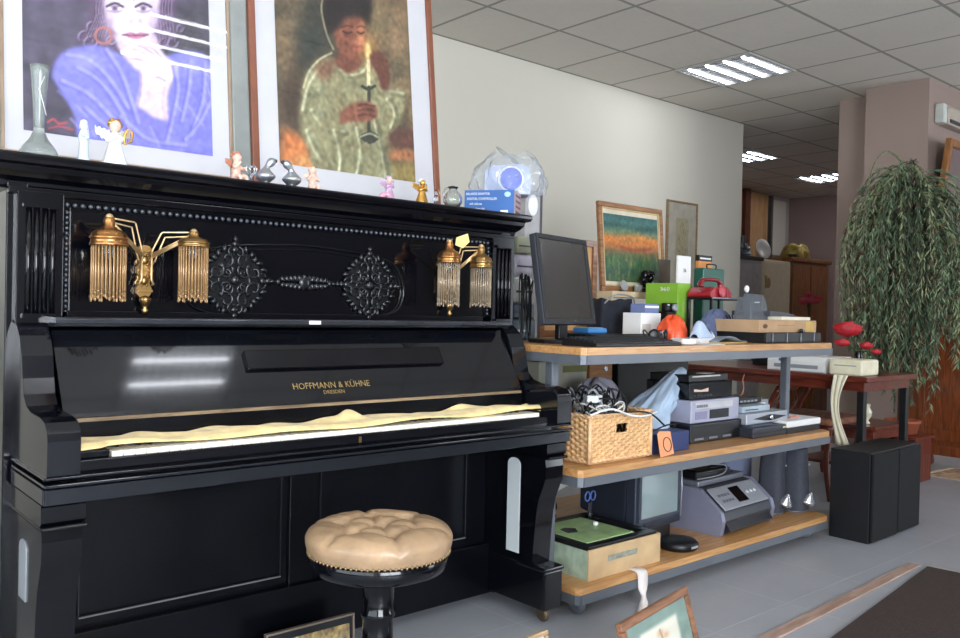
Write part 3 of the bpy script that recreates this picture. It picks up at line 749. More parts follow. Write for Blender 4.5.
def woman(p):
    rgw = random.Random(3)
    p.im[:] = np.array((72, 66, 84))/255.; p.noise(.10, 4, 3)
    p.spot(60, 20, 40, 50, (92, 84, 104), .5); p.spot(190, 60, 30, 60, (70, 72, 66), .5)
    hair = (92, 74, 98); hd = (56, 42, 62)
    p.poly([(88, -60), (76, -20), (84, 15), (72, 38), (76, 48), (92, 44), (104, 50), (112, 54), (108, 30), (96, 0), (100, -40)], hair, 2)
    p.poly([(142, -60), (152, -10), (150, 20), (150, 44), (160, 50), (168, 40), (172, 20), (168, -20), (160, -60)], hair, 2)
    p.poly([(96, -70), (150, -70), (158, -20), (140, -30), (110, -32), (96, -10)], hd, 2)
    for (x, y, r) in ((78, 38, 6), (85, 28, 5), (104, 42, 5), (84, 44, 7), (94, 20, 6), (160, 30, 6), (168, 44, 6), (158, 44, 5), (165, 20, 5), (176, 30, 4)):
        pts = [(x+r*math.cos(a)*(1-.08*a), y+r*.8*math.sin(a)) for a in np.linspace(0, 6, 12)]
        p.stroke(pts, 1.2, (160, 145, 178), .8); p.stroke([(a+1, b+1) for a, b in pts], .9, hd, .7)
    for k in range(14):
        x = 86+k*1.1; p.stroke([(x+8, -50), (x, -15), (x+3, 15), (x-6+k*.3, 38)], .7, (150, 132, 160) if k % 2 else hd, .6)
    for k in range(12):
        x = 150+k*1.6; p.stroke([(x-6, -50), (x+1, -12), (x-1, 12), (x+3, 40)], .7, (152, 134, 164) if k % 2 else hd, .6)
    sweater = (122, 121, 208)
    p.poly([(48, 78), (54, 60), (68, 50), (92, 47), (112, 55), (135, 70), (150, 62), (172, 54), (194, 53), (207, 60), (214, 78), (217, 160), (140, 158), (78, 143), (70, 118), (56, 92)], sweater, 1)
    # neck, face
    p.poly([(106, 35), (148, 35), (152, 60), (138, 74), (122, 64), (112, 50)], (206, 186, 204), 1)
    p.poly([(96, -35), (97, 0), (102, 22), (112, 37), (124, 45), (138, 44), (149, 30), (153, 8), (152, -35)], (224, 206, 220), 1)
    p.spot(103, 20, 7, 22, (190, 168, 196), .7); p.spot(148, 18, 6, 22, (182, 158, 190), .7); p.spot(116, 22, 8, 8, (238, 214, 220), .6)
    p.spot(128, 12, 3, 14, (240, 226, 232), .7); p.spot(124.5, 22, 2.2, 2.6, (178, 150, 176), .6); p.spot(134, 22, 2.2, 2.6, (178, 150, 176), .6)
    for ex in (108, 137):
        p.stroke([(ex-8, 8), (ex, 4.5), (ex+8, 8)], 1.6, (74, 58, 84)); p.spot(ex, 9.5, 3.4, 2.8, (66, 52, 78), .95); p.spot(ex-5, 10, 2.6, 1.5, (240, 236, 244), .7); p.spot(ex+5, 10, 2.2, 1.4, (240, 236, 244), .7)
        p.stroke([(ex-7, 12), (ex, 13.5), (ex+7, 12)], .8, (150, 122, 150), .7)
        p.stroke([(ex-10, 0), (ex-2, -4), (ex+9, -1)], 2.2, (78, 60, 86), .85)
    p.poly([(116, 36), (122, 33.5), (128, 34.6), (134, 33.5), (142, 36), (134, 40), (126, 40.5)], (186, 126, 152), 0); p.stroke([(116, 36.2), (128, 36.8), (142, 36)], .8, (122, 70, 100))
    p.spot(128, 46, 8, 3, (196, 170, 190), .5)
    # earring
    p.stroke([(97+8*math.cos(a), 37+8*math.sin(a)) for a in np.linspace(0, 6.28, 20)], 1.4, (176, 112, 108))
    # wrist and fist under the chin
    p.poly([(134, 72), (166, 74), (163, 96), (162, 122), (146, 118), (131, 108), (134, 90)], (218, 196, 212), 1)
    p.poly([(118, 52), (126, 46), (140, 45), (152, 48), (162, 58), (173, 68), (168, 80), (158, 85), (142, 84), (136, 72), (124, 64)], (232, 214, 226), 1)
    for a, b in (((126, 50), (140, 56)), ((132, 47), (148, 55)), ((140, 46), (156, 58)), ((124, 60), (138, 62)), ((150, 78), (160, 82))): p.stroke([a, ((a[0]+b[0])/2, (a[1]+b[1])/2-1), b], .9, (176, 150, 178), .8)
    p.stroke([(135, 76), (134, 92), (131, 107)], 1.4, (170, 146, 178), .8); p.stroke([(160, 88), (157, 104), (161, 120)], 2, (196, 170, 192), .7)
    p.poly([(126, 104), (136, 110), (148, 118), (162, 121), (166, 130), (140, 132), (124, 118)], (120, 116, 208), 1)
    for pts in (((60, 58), (80, 62), (100, 80), (120, 110)), ((70, 70), (92, 84), (112, 112), (124, 136)), ((56, 84), (80, 96), (104, 120)), ((98, 52), (112, 74), (122, 100), (130, 124)), ((168, 66), (172, 90), (166, 120), (160, 142)), ((186, 62), (184, 90), (176, 122)), ((202, 66), (200, 100), (186, 136)), ((112, 118), (140, 140), (180, 146)), ((78, 110), (96, 126), (118, 140)), ((210, 100), (196, 124), (180, 140))):
        p.stroke(pts, 1.6, (96, 92, 186), .6, 2); p.stroke([(x+2.5, y-1) for x, y in pts], 1.6, (170, 168, 244), .6, 2)
    p.spot(80, 64, 16, 8, (164, 162, 240), .5); p.spot(192, 66, 12, 10, (162, 160, 240), .5)
    p.stroke([(45, 124), (50, 121), (55, 125), (62, 124)], .9, (200, 70, 80), .9); p.stroke([(46, 130), (56, 128), (68, 131)], .8, (200, 70, 80), .8)
    for k in range(26):
        a = rgw.uniform(0, 1); x = 52+a*158; y = 64+rgw.uniform(0, 1)*70
        if 118 < x < 168 and y < 120: continue
        p.stroke([(x, y), (x+rgw.uniform(4, 12), y+rgw.uniform(6, 20))], .8, rgw.choice([(110, 106, 200), (160, 158, 240)]), .5, 1.5)
    p.noise(.03, 1, 5)

def child(p):
    p.im[:] = np.array((96, 82, 62))/255.; rg = random.Random(4)
    for _ in range(150):
        x, y = rg.uniform(275, 425), rg.uniform(-60, 195)
        c = rg.choice([(58, 52, 40), (122, 104, 76), (84, 88, 66), (140, 116, 84), (44, 48, 44), (110, 84, 62)])
        p.spot(x, y, rg.uniform(3, 13), rg.uniform(4, 18), c, .62)
    p.spot(310, 40, 22, 26, (38, 46, 44), .8); p.spot(312, 10, 16, 30, (44, 50, 44), .7); p.spot(286, 60, 10, 40, (150, 120, 88), .5); p.spot(395, 40, 20, 26, (160, 132, 98), .6); p.spot(400, 90, 16, 14, (150, 126, 92), .5)
    p.spot(290, 100, 14, 30, (58, 44, 36), .8)
    p.poly([(282, 128), (296, 134), (318, 156), (322, 180), (300, 176), (282, 168)], (196, 116, 66), 3); p.spot(300, 162, 10, 10, (214, 160, 98), .7)
    p.poly([(392, 128), (420, 134), (422, 150), (400, 150), (388, 142)], (92, 60, 50), 2); p.poly([(388, 150), (422, 152), (422, 162), (388, 160)], (170, 112, 74), 2)
    p.poly([(386, 164), (422, 166), (422, 190), (386, 190)], (140, 122, 72), 2)
    robe = (138, 134, 100)
    p.poly([(328, 58), (340, 66), (352, 68), (364, 62), (376, 76), (388, 88), (403, 92), (404, 104), (399, 122), (386, 134), (382, 150), (390, 185), (318, 172), (306, 150), (298, 128), (298, 104), (302, 78), (312, 64)], robe, 2)
    for pts in (((318, 66), (306, 84), (300, 110)), ((336, 70), (344, 76), (356, 74), (364, 66)), ((314, 90), (330, 108), (348, 118)), ((308, 110), (322, 128), (340, 132)), ((330, 130), (336, 156), (334, 174)), ((352, 128), (356, 150), (352, 176)), ((370, 120), (378, 150), (384, 182)), ((376, 82), (386, 92), (402, 96)), ((384, 100), (392, 112), (388, 128)), ((304, 130), (312, 150), (324, 164))):
        p.stroke(pts, 1.5, (206, 206, 168), .75, 1.5); p.stroke([(x+3, y+2) for x, y in pts], 2, (98, 98, 72), .6, 2)
    for _ in range(60):
        x, y = rg.uniform(304, 388), rg.uniform(76, 176); p.spot(x, y, 4, 5, rg.choice([(176, 176, 140), (96, 96, 70), (130, 118, 84)]), .5)
    p.poly([(310, 66), (324, 60), (332, 62), (326, 78), (316, 80)], (112, 76, 58), 2, .8)
    p.poly([(334, 52), (354, 52), (356, 66), (346, 74), (334, 68), (330, 60)], (112, 68, 52), 1)
    p.poly([(326, 22), (332, 46), (340, 57), (350, 58), (358, 48), (361, 28), (356, 14), (336, 10)], (128, 78, 60), 1)
    p.spot(356, 38, 5, 14, (196, 128, 92), .7); p.spot(345, 36, 5, 3, (84, 48, 40), .5); p.spot(354, 50, 5, 2, (150, 78, 66), .7); p.stroke([(338, 32), (342.5, 34), (347, 33)], .9, (58, 36, 32), .8); p.stroke([(353, 33), (356.5, 34.5), (360, 33)], .9, (58, 36, 32), .8); p.stroke([(337, 28), (343, 26.5), (348, 28)], .9, (60, 38, 34), .6); p.stroke([(353, 28), (357, 27), (361, 29)], .9, (60, 38, 34), .6); p.stroke([(348, 47), (352, 48), (356, 47)], 1., (130, 62, 54), .8); p.spot(352, 42, 2.2, 3, (164, 104, 80), .7)
    p.poly([(322, -16), (318, 8), (322, 34), (332, 30), (340, 20), (356, 18), (364, 24), (368, 4), (360, -22), (340, -30)], (34, 28, 28), 2)
    p.stroke([(322, -12), (317, 8), (322, 34), (329, 50)], .6, (200, 190, 150), .6); p.stroke([(327, 54), (316, 60), (306, 72), (301, 88)], 1.2, (210, 204, 160), .7)
    p.spot(365, 50, 9, 16, (214, 150, 80), .55); p.spot(364, 52, 2.6, 9, (255, 226, 150), 1.); p.stroke([(364.5, 62), (364.5, 86)], 2.6, (226, 208, 160))
    p.poly([(366, 56), (374, 52), (384, 60), (386, 76), (386, 90), (378, 90), (372, 72), (366, 64)], (98, 60, 48), 1)
    p.stroke([(358, 87), (364, 90), (371, 87)], 2, (44, 50, 44)); p.stroke([(365, 88), (365, 100), (365, 130)], 2.6, (58, 60, 50)); p.poly([(354, 137), (366, 131), (376, 138), (366, 144)], (56, 58, 48), 0); p.stroke([(356, 137), (366, 134), (375, 138)], .8, (160, 160, 128))
    p.poly([(336, 112), (348, 104), (360, 102), (372, 106), (373, 118), (362, 122), (346, 122), (336, 124)], (126, 78, 60), 1)
    for y in (106, 111, 116): p.stroke([(354, y), (362, y-1), (371, y+1)], .9, (84, 50, 42), .8)
    p.noise(.07, 1, 8)

FR1 = mat('grey_green_frame', '8b8f8c', .35, .4, var=.1); FR1I = mat('bronze_lip', '9d8874', .35, .5, var=.1)
FR2 = mat('dark_red_brown_frame', '7d4b38', .35, coat=.3, var=.15)
MATW = mat('mount_board', 'c9c8cc', .75, var=.02)
def Q(v, s): return [tuple(x) for x in v]
framed('framed_portrait', 'large framed portrait of a woman in a lilac blue sweater, leaning on the piano top', 'painting', .451, 1.231, 1.3665, 1.13, 2.56, math.radians(6.5), .058, FR1, .05, MATW,
       [(23.6, 132), (213, 156), (205.5, -81), (19.7, -142)], woman, .540, .786, -.005, .128, inner=(FR1I, .010))
framed('framed_painting', 'framed painting of a child holding a candle, propped on the right of the lilac portrait', 'painting', 1.238, 2.015, 1.3665, 1.22, 2.56, math.radians(6.5), .026, FR2, .05, MATW,
       [(280, 162), (415.7, 183), (404.4, -34.5), (270, -81)], child, .564, .855, -.006, .137, depth=.02)

# ================================================================ ORNAMENTS ON THE PIANO TOP
ZT = 1.3655
PORC = mat('white_porcelain', 'd9d8d3', .15, coat=.5, var=.03)
PORCB = mat('pale_blue_porcelain', 'c3d6e2', .15, coat=.5, var=.06, scale=40)
PGOLD = mat('gilt_paint', 'c89a4e', .3, .8, var=.25, scale=60)
BISQ = mat('pink_bisque', 'e4b9a6', .4, var=.12, scale=40)
LILAC = mat('lilac_glaze', 'b99ab4', .2, coat=.4, var=.25, scale=50)
def top(px, Y=2.215): p = PY(px, 190, Y); return (p.x, Y, ZT)
v = thing('glass_vase', 'tall frosted glass vase with flared neck at the left end of the piano top', 'vase', top(38))
pf = [(.038, 0), (.043, .003), (.042, .012), (.034, .026), (.020, .044), (.0125, .062), (.0115, .075), (.0125, .10), (.0155, .15), (.0195, .20), (.0215, .218), (.0205, .218), (.0185, .20), (.0145, .15), (.0105, .10), (.009, .07)]
MB().lathe(pf, 28).build('body', mat('frosted_glass', 'cfd8d4', .22, trans=.75, var=.05), v)
pl = MB(); pl.tube([(.0125, -.012, .10), (.004, -.015, .13), (-.005, -.016, .16), (.006, -.018, .19)], .001, 5); pl.build('etched_line', PORC, v)
f = thing('slim_figurine', 'slim pale blue and white praying figurine between the vase and the angel', 'figurine', top(83))
m = MB(); m.lathe([(.014, 0), (.015, .006), (.012, .02), (.011, .045), (.013, .066), (.010, .078), (.006, .084)], 14, rf=lambda a, z: 1+.06*math.cos(5*a)); m.ell((0, 0, .092), (.008, .009, .0115)); m.ell((.004, -.010, .062), (.006, .009, .006)); m.ell((-.003, -.009, .066), (.006, .010, .005))
m.build('body', PORCB, f, remesh=.0016)
m = MB(); m.lathe([(.0095, .083), (.0105, .092), (.008, .104), (.001, .108)], 12, M=Mt(0, .003, 0)); m.tube([(.007, .004, .09), (.011, .004, .07), (.010, .002, .05)], .0035, 6); m.build('veil', PORC, f)
def angel(label, px, s, mats, wings=True, nm='angel_figurine', cat='figurine', pose=0, group=None, rz=0.):
    t = thing(nm, label, cat, top(px), rz, group)
    b = MB(); b.lathe([(.026*s, 0), (.027*s, .006*s), (.020*s, .03*s), (.013*s, .055*s), (.015*s, .068*s), (.006*s, .078*s)], 16, rf=lambda a, z: 1+.09*math.cos(7*a)*max(0, 1-z/(.07*s)))
    b.ell((.012*s, -.012*s, .062*s), (.014*s, .006*s, .006*s), rot=Euler((0, .5, .5))); b.ell((-.012*s, -.012*s, .060*s), (.014*s, .006*s, .006*s), rot=Euler((0, -.5, -.5)))
    b.build('gown', mats[0], t, remesh=.0022*s)
    h = MB(); h.ell((0, -.002*s, .090*s), (.0125*s, .0125*s, .0145*s)); h.ell((0, -.015*s, .089*s), (.002*s, .003*s, .003*s)); h.build('head', mats[1], t)
    hr = MB()
    for k in range(14):
        a = k*2.4; z = .094*s+.011*s*(k/14); r = .0125*s*(1-.5*(k/14)); hr.ell((r*math.cos(a), .003*s+r*math.sin(a)*.8, z), (.0055*s,)*3, n=8)
    hr.build('hair', mats[2], t)
    if wings:
        for q in (-1, 1):
            w = MB(); w.grid(lambda u, v_: (q*(.006+.032*u)*s, .012*s+.006*s*u, (.052+.03*v_*(1-.5*u)+.022*u+.003*math.sin(u*20))*s), 10, 7); w.build('wing', mats[3], t, solid=.003*s)
    if pose == 1:
        hp = MB(); hp.tube([(.016*s, -.016*s, .05*s), (.03*s, -.018*s, .058*s), (.033*s, -.018*s, .078*s), (.022*s, -.016*s, .086*s), (.014*s, -.016*s, .068*s)], .003*s, 6, closed=True)
        for k in range(4): hp.tube([(.018*s+.004*s*k, -.017*s, .055*s), (.02*s+.004*s*k, -.017*s, .08*s)], .0007*s, 4)
        hp.build('harp', mats[2], t)
    return t
angel('white and gold angel figurine playing a small harp, before the lilac portrait', 114, 1.12, (PORC, BISQ, PGOLD, PORC), pose=1)
def cherub(label, px, s, m1, m2, sitting=True, group='bisque cherubs', rz=0.):
    t = thing('cherub_figurine', label, 'figurine', top(px), rz, group)
    b = MB()
    b.ell((0, 0, .028*s), (.012*s, .011*s, .018*s)); b.ell((0, -.001*s, .046*s), (.010*s, .009*s, .009*s)); b.ell((0, 0, .012*s), (.014*s, .013*s, .011*s))
    b.tube(bez([(.006*s, -.004*s, .012*s), (.014*s, -.018*s, .014*s), (.012*s, -.024*s, .002*s)], 5), lambda q: (.0065-.002*q)*s, 8)
    b.tube(bez([(-.006*s, -.004*s, .012*s), (-.012*s, -.020*s, .012*s), (-.010*s, -.022*s, .001*s)], 5), lambda q: (.0065-.002*q)*s, 8)
    b.tube(bez([(.009*s, 0, .042*s), (.019*s, -.010*s, .032*s), (.010*s, -.019*s, .036*s)], 5), lambda q: (.005-.0015*q)*s, 8)
    b.tube(bez([(-.009*s, 0, .042*s), (-.018*s, -.010*s, .034*s), (-.006*s, -.018*s, .050*s)], 5), lambda q: (.005-.0015*q)*s, 8)
    b.ell((0, -.001*s, .062*s), (.0115*s, .012*s, .0125*s)); b.ell((0, -.013*s, .060*s), (.002*s, .003*s, .002*s))
    b.build('body', m1, t, remesh=.0018*s)
    h = MB()
    for k in range(12):
        a = k*2.4; r = .011*s*(1-.5*k/12); h.ell((r*math.cos(a), .002*s+r*math.sin(a), (.066+.009*k/12)*s), (.0045*s,)*3, n=8)
    h.build('hair', m2, t)
    for q in (-1, 1):
        w = MB(); w.grid(lambda u, v_: (q*(.004+.02*u)*s, .011*s+.005*s*u, (.034+.022*v_*(1-.5*u)+.012*u)*s), 8, 6); w.build('wing', m2, t, solid=.002*s)
    return t
HAIRB = mat('russet_glaze', 'b4765e', .35, var=.2)
cherub('pink cherub figurine seated left of the silver heart ornament', 236, 1.08, BISQ, HAIRB, rz=.5)
cherub('small pink cherub figurine right of the two silver pear-shaped shakers', 312, .92, BISQ, BISQ, rz=-.2)
h = thing('heart_ornament', 'open silver wire heart ornament beside the seated pink cherub', 'ornament', top(251))
m = MB()
for dy, sc in ((0, 1), (.006, .78)):
    P = []
    for k in range(28):
        a = 2*PI*k/28; P.append((.001*sc*16*math.sin(a)**3, dy, .036+.001*sc*(15*math.cos(a)-5*math.cos(2*a)-2*math.cos(3*a)-math.cos(4*a))*1.1))
    m.tube(P, .0022, 6, closed=True)
m.build('heart', CHROME, h)
m = MB(); m.lathe([(.013, 0), (.013, .003), (.004, .006), (.003, .018)], 14); m.tube([(-.012, 0, .045), (.012, 0, .03)], .0015, 6); m.build('foot', CHROME, h)
for i, (px, s, lb) in enumerate(((267, 1, 'silver pear-shaped shaker with neck curving right, left one of the pair'), (290, -1, 'silver pear-shaped shaker with neck curving left, right one of the pair'))):
    t = thing('silver_shaker', lb, 'shaker', top(px), 0, 'pair of silver shakers')
    C_ = bez([(-s*.004, 0, .008), (-s*.005, 0, .028), (-s*.002, 0, .050), (s*.010, 0, .066), (s*.022, 0, .072)], 8)
    rr = lambda q: .004+.024*math.exp(-((q-.22)/.20)**2)+.0085*math.exp(-((q-.78)/.22)**2)
    MB().tube(C_, rr, 18).build('body', mat('satin_pewter', 'b4b7ba', .36, .85, var=.08), t)
    MB().lathe([(.012, 0), (.012, .002), (.004, .005), (.005, .010)], 14, M=Mt(-s*.004, 0, 0)).build('foot', CHROME, t)
    MB().ell((s*.024, 0, .072), (.006, .006, .006)).build('cap', DGREY, t)
# small figure with bow, gilt figure, clear figure
t = angel('lilac and pink figurine with a pink bow, in front of the child painting', 389, .72, (LILAC, BISQ, LILAC, LILAC), nm='bow_figurine')
m = MB()
for q in (-1, 1): m.ell((-.022+q*.010, -.014, .012), (.016, .010, .009), rot=Euler((0, q*.5, 0)))
m.build('bow', mat('pink_glaze', 'd79bb0', .2, coat=.4), t)
angel('small gilded figurine with raised arms before the right picture frame', 422, .78, (PGOLD, PGOLD, PORC, PGOLD), nm='gilt_figurine')
t = thing('glass_figurine', 'tiny clear glass figurine squeezed between gilt figurine and round glass jug', 'figurine', top(436))
MB().lathe([(.010, 0), (.011, .003), (.006, .010), (.009, .022), (.006, .034), (.004, .04), (.006, .048), (.001, .055)], 14).build('body', GLASS, t)
MB().tube(bez([(.006, 0, .03), (.012, -.004, .042), (.008, -.002, .054)], 5), .002, 6).build('arm', mat('amber_glass', 'd79a60', .1, trans=.6), t)
t = thing('glass_jug', 'round clear glass jug with short neck near the right end of the piano top', 'jug', top(453))
MB().lathe([(.016, 0), (.022, .003), (.031, .018), (.033, .032), (.028, .046), (.017, .056), (.013, .062), (.018, .071), (.0165, .071), (.0115, .062), (.015, .055), (.026, .045), (.031, .032), (.029, .019), (.020, .006), (.001, .004)], 28).build('body', GLASS, t)
MB().tube(bez([(-.015, 0, .066), (-.034, 0, .060), (-.042, 0, .040), (-.032, 0, .024)], 6), .003, 8).build('handle', GLASS, t)
t_l = MB().lathe([(.001, .076), (.006, .074), (.003, .07), (.012, .068), (.011, .066), (.001, .066)][::-1], 14).build('stopper', GLASS, t)
# blue box with printed lines and the bagged appliance on it
A = PY(514, 211, 2.225); ra = math.radians(-54)
bl = thing('blue_box', 'flat blue printed box on the right end of the piano top', 'box', (A.x-.185*math.cos(ra), 2.225-.185*math.sin(ra), ZT), ra)
w = .185; BH = .095
BLUEB = mat('blue_print_card', '2d5fa0', .4, var=.08, scale=10); SIDEB = mat('white_purple_print', 'b8a6b0', .5, var=.2, scale=30)
m = MB().box((0, 0, 0), (w, .13, BH)); m.m = [0, 0, 0, 1, 0, 0]; m.build('carton', [BLUEB, SIDEB], bl, bevel=.001)
for k, (l, body) in enumerate(((.085, 'BALANCE ADAPTOR'), (.115, 'DIGITAL CONTROLLER'), (.07, 'with cable set'), (.08, 'complete kit'))):
    tx = text_mesh('print_line', body, .0125, PAPER, bl, (.008+l/2, -.0008, BH-.014-.018*k), sx=l/(.0075*len(body)))
MB().box((w-.05, -.0006, .012), (w-.022, 0, .022)).build('print_mark', PAPER, bl)
MB().ell((w-.025, -.0004, BH-.016), (.012, .001, .010)).build('print_emblem', mat('light_blue_print', 'a9c8ea', .4), bl)
for k in range(4): MB().box((w, .03, BH-.02-.02*k), (w+.0006, .12, BH-.012-.02*k)).build('side_stripe', mat('brown_print', '6d4a4a', .5), bl)
g = PY(502, 186, 2.40)
ap = thing('bagged_appliance', 'grey and blue rounded appliance wrapped in a clear bag on top of the blue box', 'appliance', (g.x, 2.37, ZT+BH), math.radians(-42))
m = MB().prism([(-.085+.0*k, 0) for k in (0,)] + [(-.085, .085), (-.06, .105), (.05, .112), (.08, .10), (.09, .05), (.085, 0)], -.06, .06, 'y'); m.build('body', mat('lavender_grey_plastic', 'a5aec6', .35, var=.08), ap, bevel=.018, seg=4)
m = MB().prism([(.012+.042*math.cos(a)*(1 if math.cos(a) > 0 else .9), .055+.042*math.sin(a)) for a in np.linspace(0, 2*PI, 20, endpoint=False)], -.066, -.058, 'y'); m.build('blue_lens', mat('blue_lens', '5b6fd0', .15, coat=.5, var=.2, scale=25), ap, bevel=.002)
m = MB(); m.tube([(.012+.045*math.cos(a), -.063, .055+.045*math.sin(a)) for a in np.linspace(0, 2*PI, 24, endpoint=False)], .004, 6, closed=True); m.build('lens_rim', WHITE, ap)
rg = np.random.RandomState(3); ph = rg.rand(12)*6
def bagf(u, v_):
    a = u*2*PI; zc = v_
    r = 1+.10*math.sin(5*a+ph[0]+3*zc)+.07*math.sin(9*a+ph[1]-5*zc)+.05*math.sin(17*a+9*zc+ph[2])
    e = (math.sin(PI*min(1, zc*.62+.30)))**.5
    return (.135*r*e*math.cos(a)+.01, .085*r*e*math.sin(a), .002+.155*zc+.012*math.sin(3*a+ph[3])*zc)
m = MB().grid(bagf, 64, 22, cu=True)
m.tube([(.0, 0, .15), (.006, 0, .158)], lambda q: .05*(1-q)+.01, 14)
m.build('plastic_bag', BAGF, ap)

# ================================================================ STOOL
SX, SY, SZ = 1.125, 1.640, .496
stl = thing('piano_stool', 'round piano stool with buttoned tan leather seat on a turned black pillar', 'stool', (SX, SY, 0))
LEA = mat('tan_leather', 'a08466', .4, var=.22, scale=14, bump=.12, bscale=90, coat=.15)
btn = [(0, 0)] + [(.095*math.cos(a), .095*math.sin(a)) for a in [k*PI/3+.2 for k in range(6)]]
def seat(u, v_):
    a = u*2*PI; R = .172
    if v_ < .25:
        t = v_/.25; r = R*(.955+.045*math.sin(t*PI/2)); z = -.036+.030*t
    else:
        t = (v_-.25)/.75; r = R*math.cos(t*PI/2)**.8 if t < 1 else 0; z = -.006+.034*math.sin(min(1, t*1.6)*PI/2)
    x, y = r*math.cos(a), r*math.sin(a)
    for bx, by in btn:
        d = math.hypot(x-bx, y-by); z -= .017*math.exp(-(d/.016)**1.3)*(1 if v_ > .3 else 0)
    for i, (bx, by) in enumerate(btn[1:]):
        for ex, ey in ((0, 0), btn[1+(i+1) % 6], (bx*1.9, by*1.9)):
            L = math.hypot(ex-bx, ey-by)
            t = max(0, min(1, ((x-bx)*(ex-bx)+(y-by)*(ey-by))/L/L)); d = math.hypot(x-bx-t*(ex-bx), y-by-t*(ey-by))
            z -= .0075*math.exp(-(d/.010)**2)*(1 if v_ > .3 else max(0, (v_-.1)/.2))
    z += .0012*math.sin(x*160+y*70)*.5
    return (x, y, SZ+z)
MB().grid(seat, 96, 44, cu=True).build('seat_cushion', LEA, stl)
for bx, by in btn: MB().ell((bx, by, SZ+.013), (.0065, .0065, .004), n=10).build('button', mat('button_leather', '9c7a58', .4), stl)
m = MB()
for k in range(84):
    a = 2*PI*k/84; m.ell((.1655*math.cos(a), .1655*math.sin(a), SZ-.036), (.0035, .0035, .0042), n=6)
m.build('nail_trim', mat('nail_brass', '8d7756', .3, .9), stl)
MB().lathe([(.03, -.095), (.05, -.092), (.13, -.086), (.155, -.076), (.163, -.060), (.163, -.042), (.158, -.036), (.02, -.036)], 48, M=Mt(0, 0, SZ)).build('seat_rim', BLACK, stl)
MB().lathe([(.012, .20), (.040, .205), (.052, .215), (.046, .232), (.036, .245), (.036, .30), (.040, .305), (.040, .315), (.037, .32), (.037, .382), (.046, .39), (.05, .402), (.04, .406), (.02, .41)], 32).build('pillar', BLACK, stl)
MB().lathe([(.008, .05), (.03, .06), (.052, .09), (.06, .125), (.058, .155), (.045, .185), (.038, .206), (.01, .21)], 36, rf=lambda a, z: 1+.09*abs(math.cos(6*a))).build('carved_bulb', BLACK, stl)
for k in range(3):
    a = 2*PI*k/3+.9; c_, s_ = math.cos(a), math.sin(a)
    P = bez([(c_*.03, s_*.03, .10), (c_*.085, s_*.085, .165), (c_*.125, s_*.125, .10), (c_*.16, s_*.16, .035), (c_*.20, s_*.20, .024)], 8)
    lg_ = MB().tube(P, lambda q: .026-.010*q, 12, flat=.7).build('leg', BLACK, stl)
    MB().ell((c_*.20, s_*.20, .018), (.026, .026, .018)).build('foot', BLACK, lg_)

# ================================================================ SMALL PICTURES ON THE FLOOR
def botanic(p):
    p.im[:] = np.array((128, 152, 142))/255.; p.noise(.03, 3, 2)
    p.poly([(.2, .14), (.8, .14), (.8, .84), (.2, .84)], (226, 222, 206), 1, smooth=False)
    p.stroke([(.5, .2), (.48, .4), (.52, .6), (.5, .76)], .012, (150, 120, 90), .9, .01)
    for a, b in ((.5, .72), (.44, .62), (.58, .66), (.52, .55), (.6, .5), (.42, .48)): p.spot(a, b, .05, .04, (206, 160, 120), .8)
    for a, b in ((.45, .38), (.56, .42), (.5, .3)): p.spot(a, b, .05, .02, (140, 150, 110), .7)
UQ = [(0, 0), (1, 0), (1, 1), (0, 1)]
WF = wood('walnut_frame', '9a6c4e', '6e4a34', .4)
tr = PY(693, 588, 1.42)
framed('framed_print', 'small wooden framed botanical print with green mount leaning in the foreground', 'picture', tr.x-.375, tr.x+.025, 0, tr.z/math.cos(math.radians(16))-.002, 1.34, math.radians(16), .022, WF, 0, MATW, UQ, botanic, .360, tr.z/math.cos(math.radians(16))-.042, 0, .02, depth=.02, res=(80, 70), rz=math.radians(11), cname='print')
tr = PY(551, 630, 1.50)
framed('framed_print', 'tiny corner of a light wooden frame between stool and green-mounted print', 'picture', tr.x-.12, tr.x, 0, tr.z/math.cos(.2), 1.46, .2, .012, wood('pale_frame_wood', 'c2a783', '98795a', .5), 0, MATW, UQ, botanic, .098, .07, 0, .02, depth=.018, res=(40, 40), rz=math.radians(4), cname='print')
def gilt(p):
    p.im[:] = np.array((140, 120, 84))/255.; rg = random.Random(9)
    for _ in range(160): p.spot(rg.random(), rg.random(), .05, .08, rg.choice([(186, 156, 92), (110, 92, 66), (150, 140, 120), (96, 84, 60), (200, 176, 120)]), .6)
    p.noise(.12, 1, 5)
ta = PY(262, 633, 2.12); tb = PY(350, 611, 2.12)
framed('gilt_picture', 'dark framed picture with mottled gold surface leaning on the piano base behind the stool', 'picture', ta.x, tb.x, 0, (ta.z+tb.z)/2+.002, 2.085, math.radians(4), .006, mat('thin_pewter_frame', '8a7c70', .4, .5), 0, BLKR, UQ, gilt, (tb.x-ta.x)-.03, .14, 0, (ta.z+tb.z)/2-.165, depth=.016, res=(110, 60), cname='print', glass=False, strut=False)
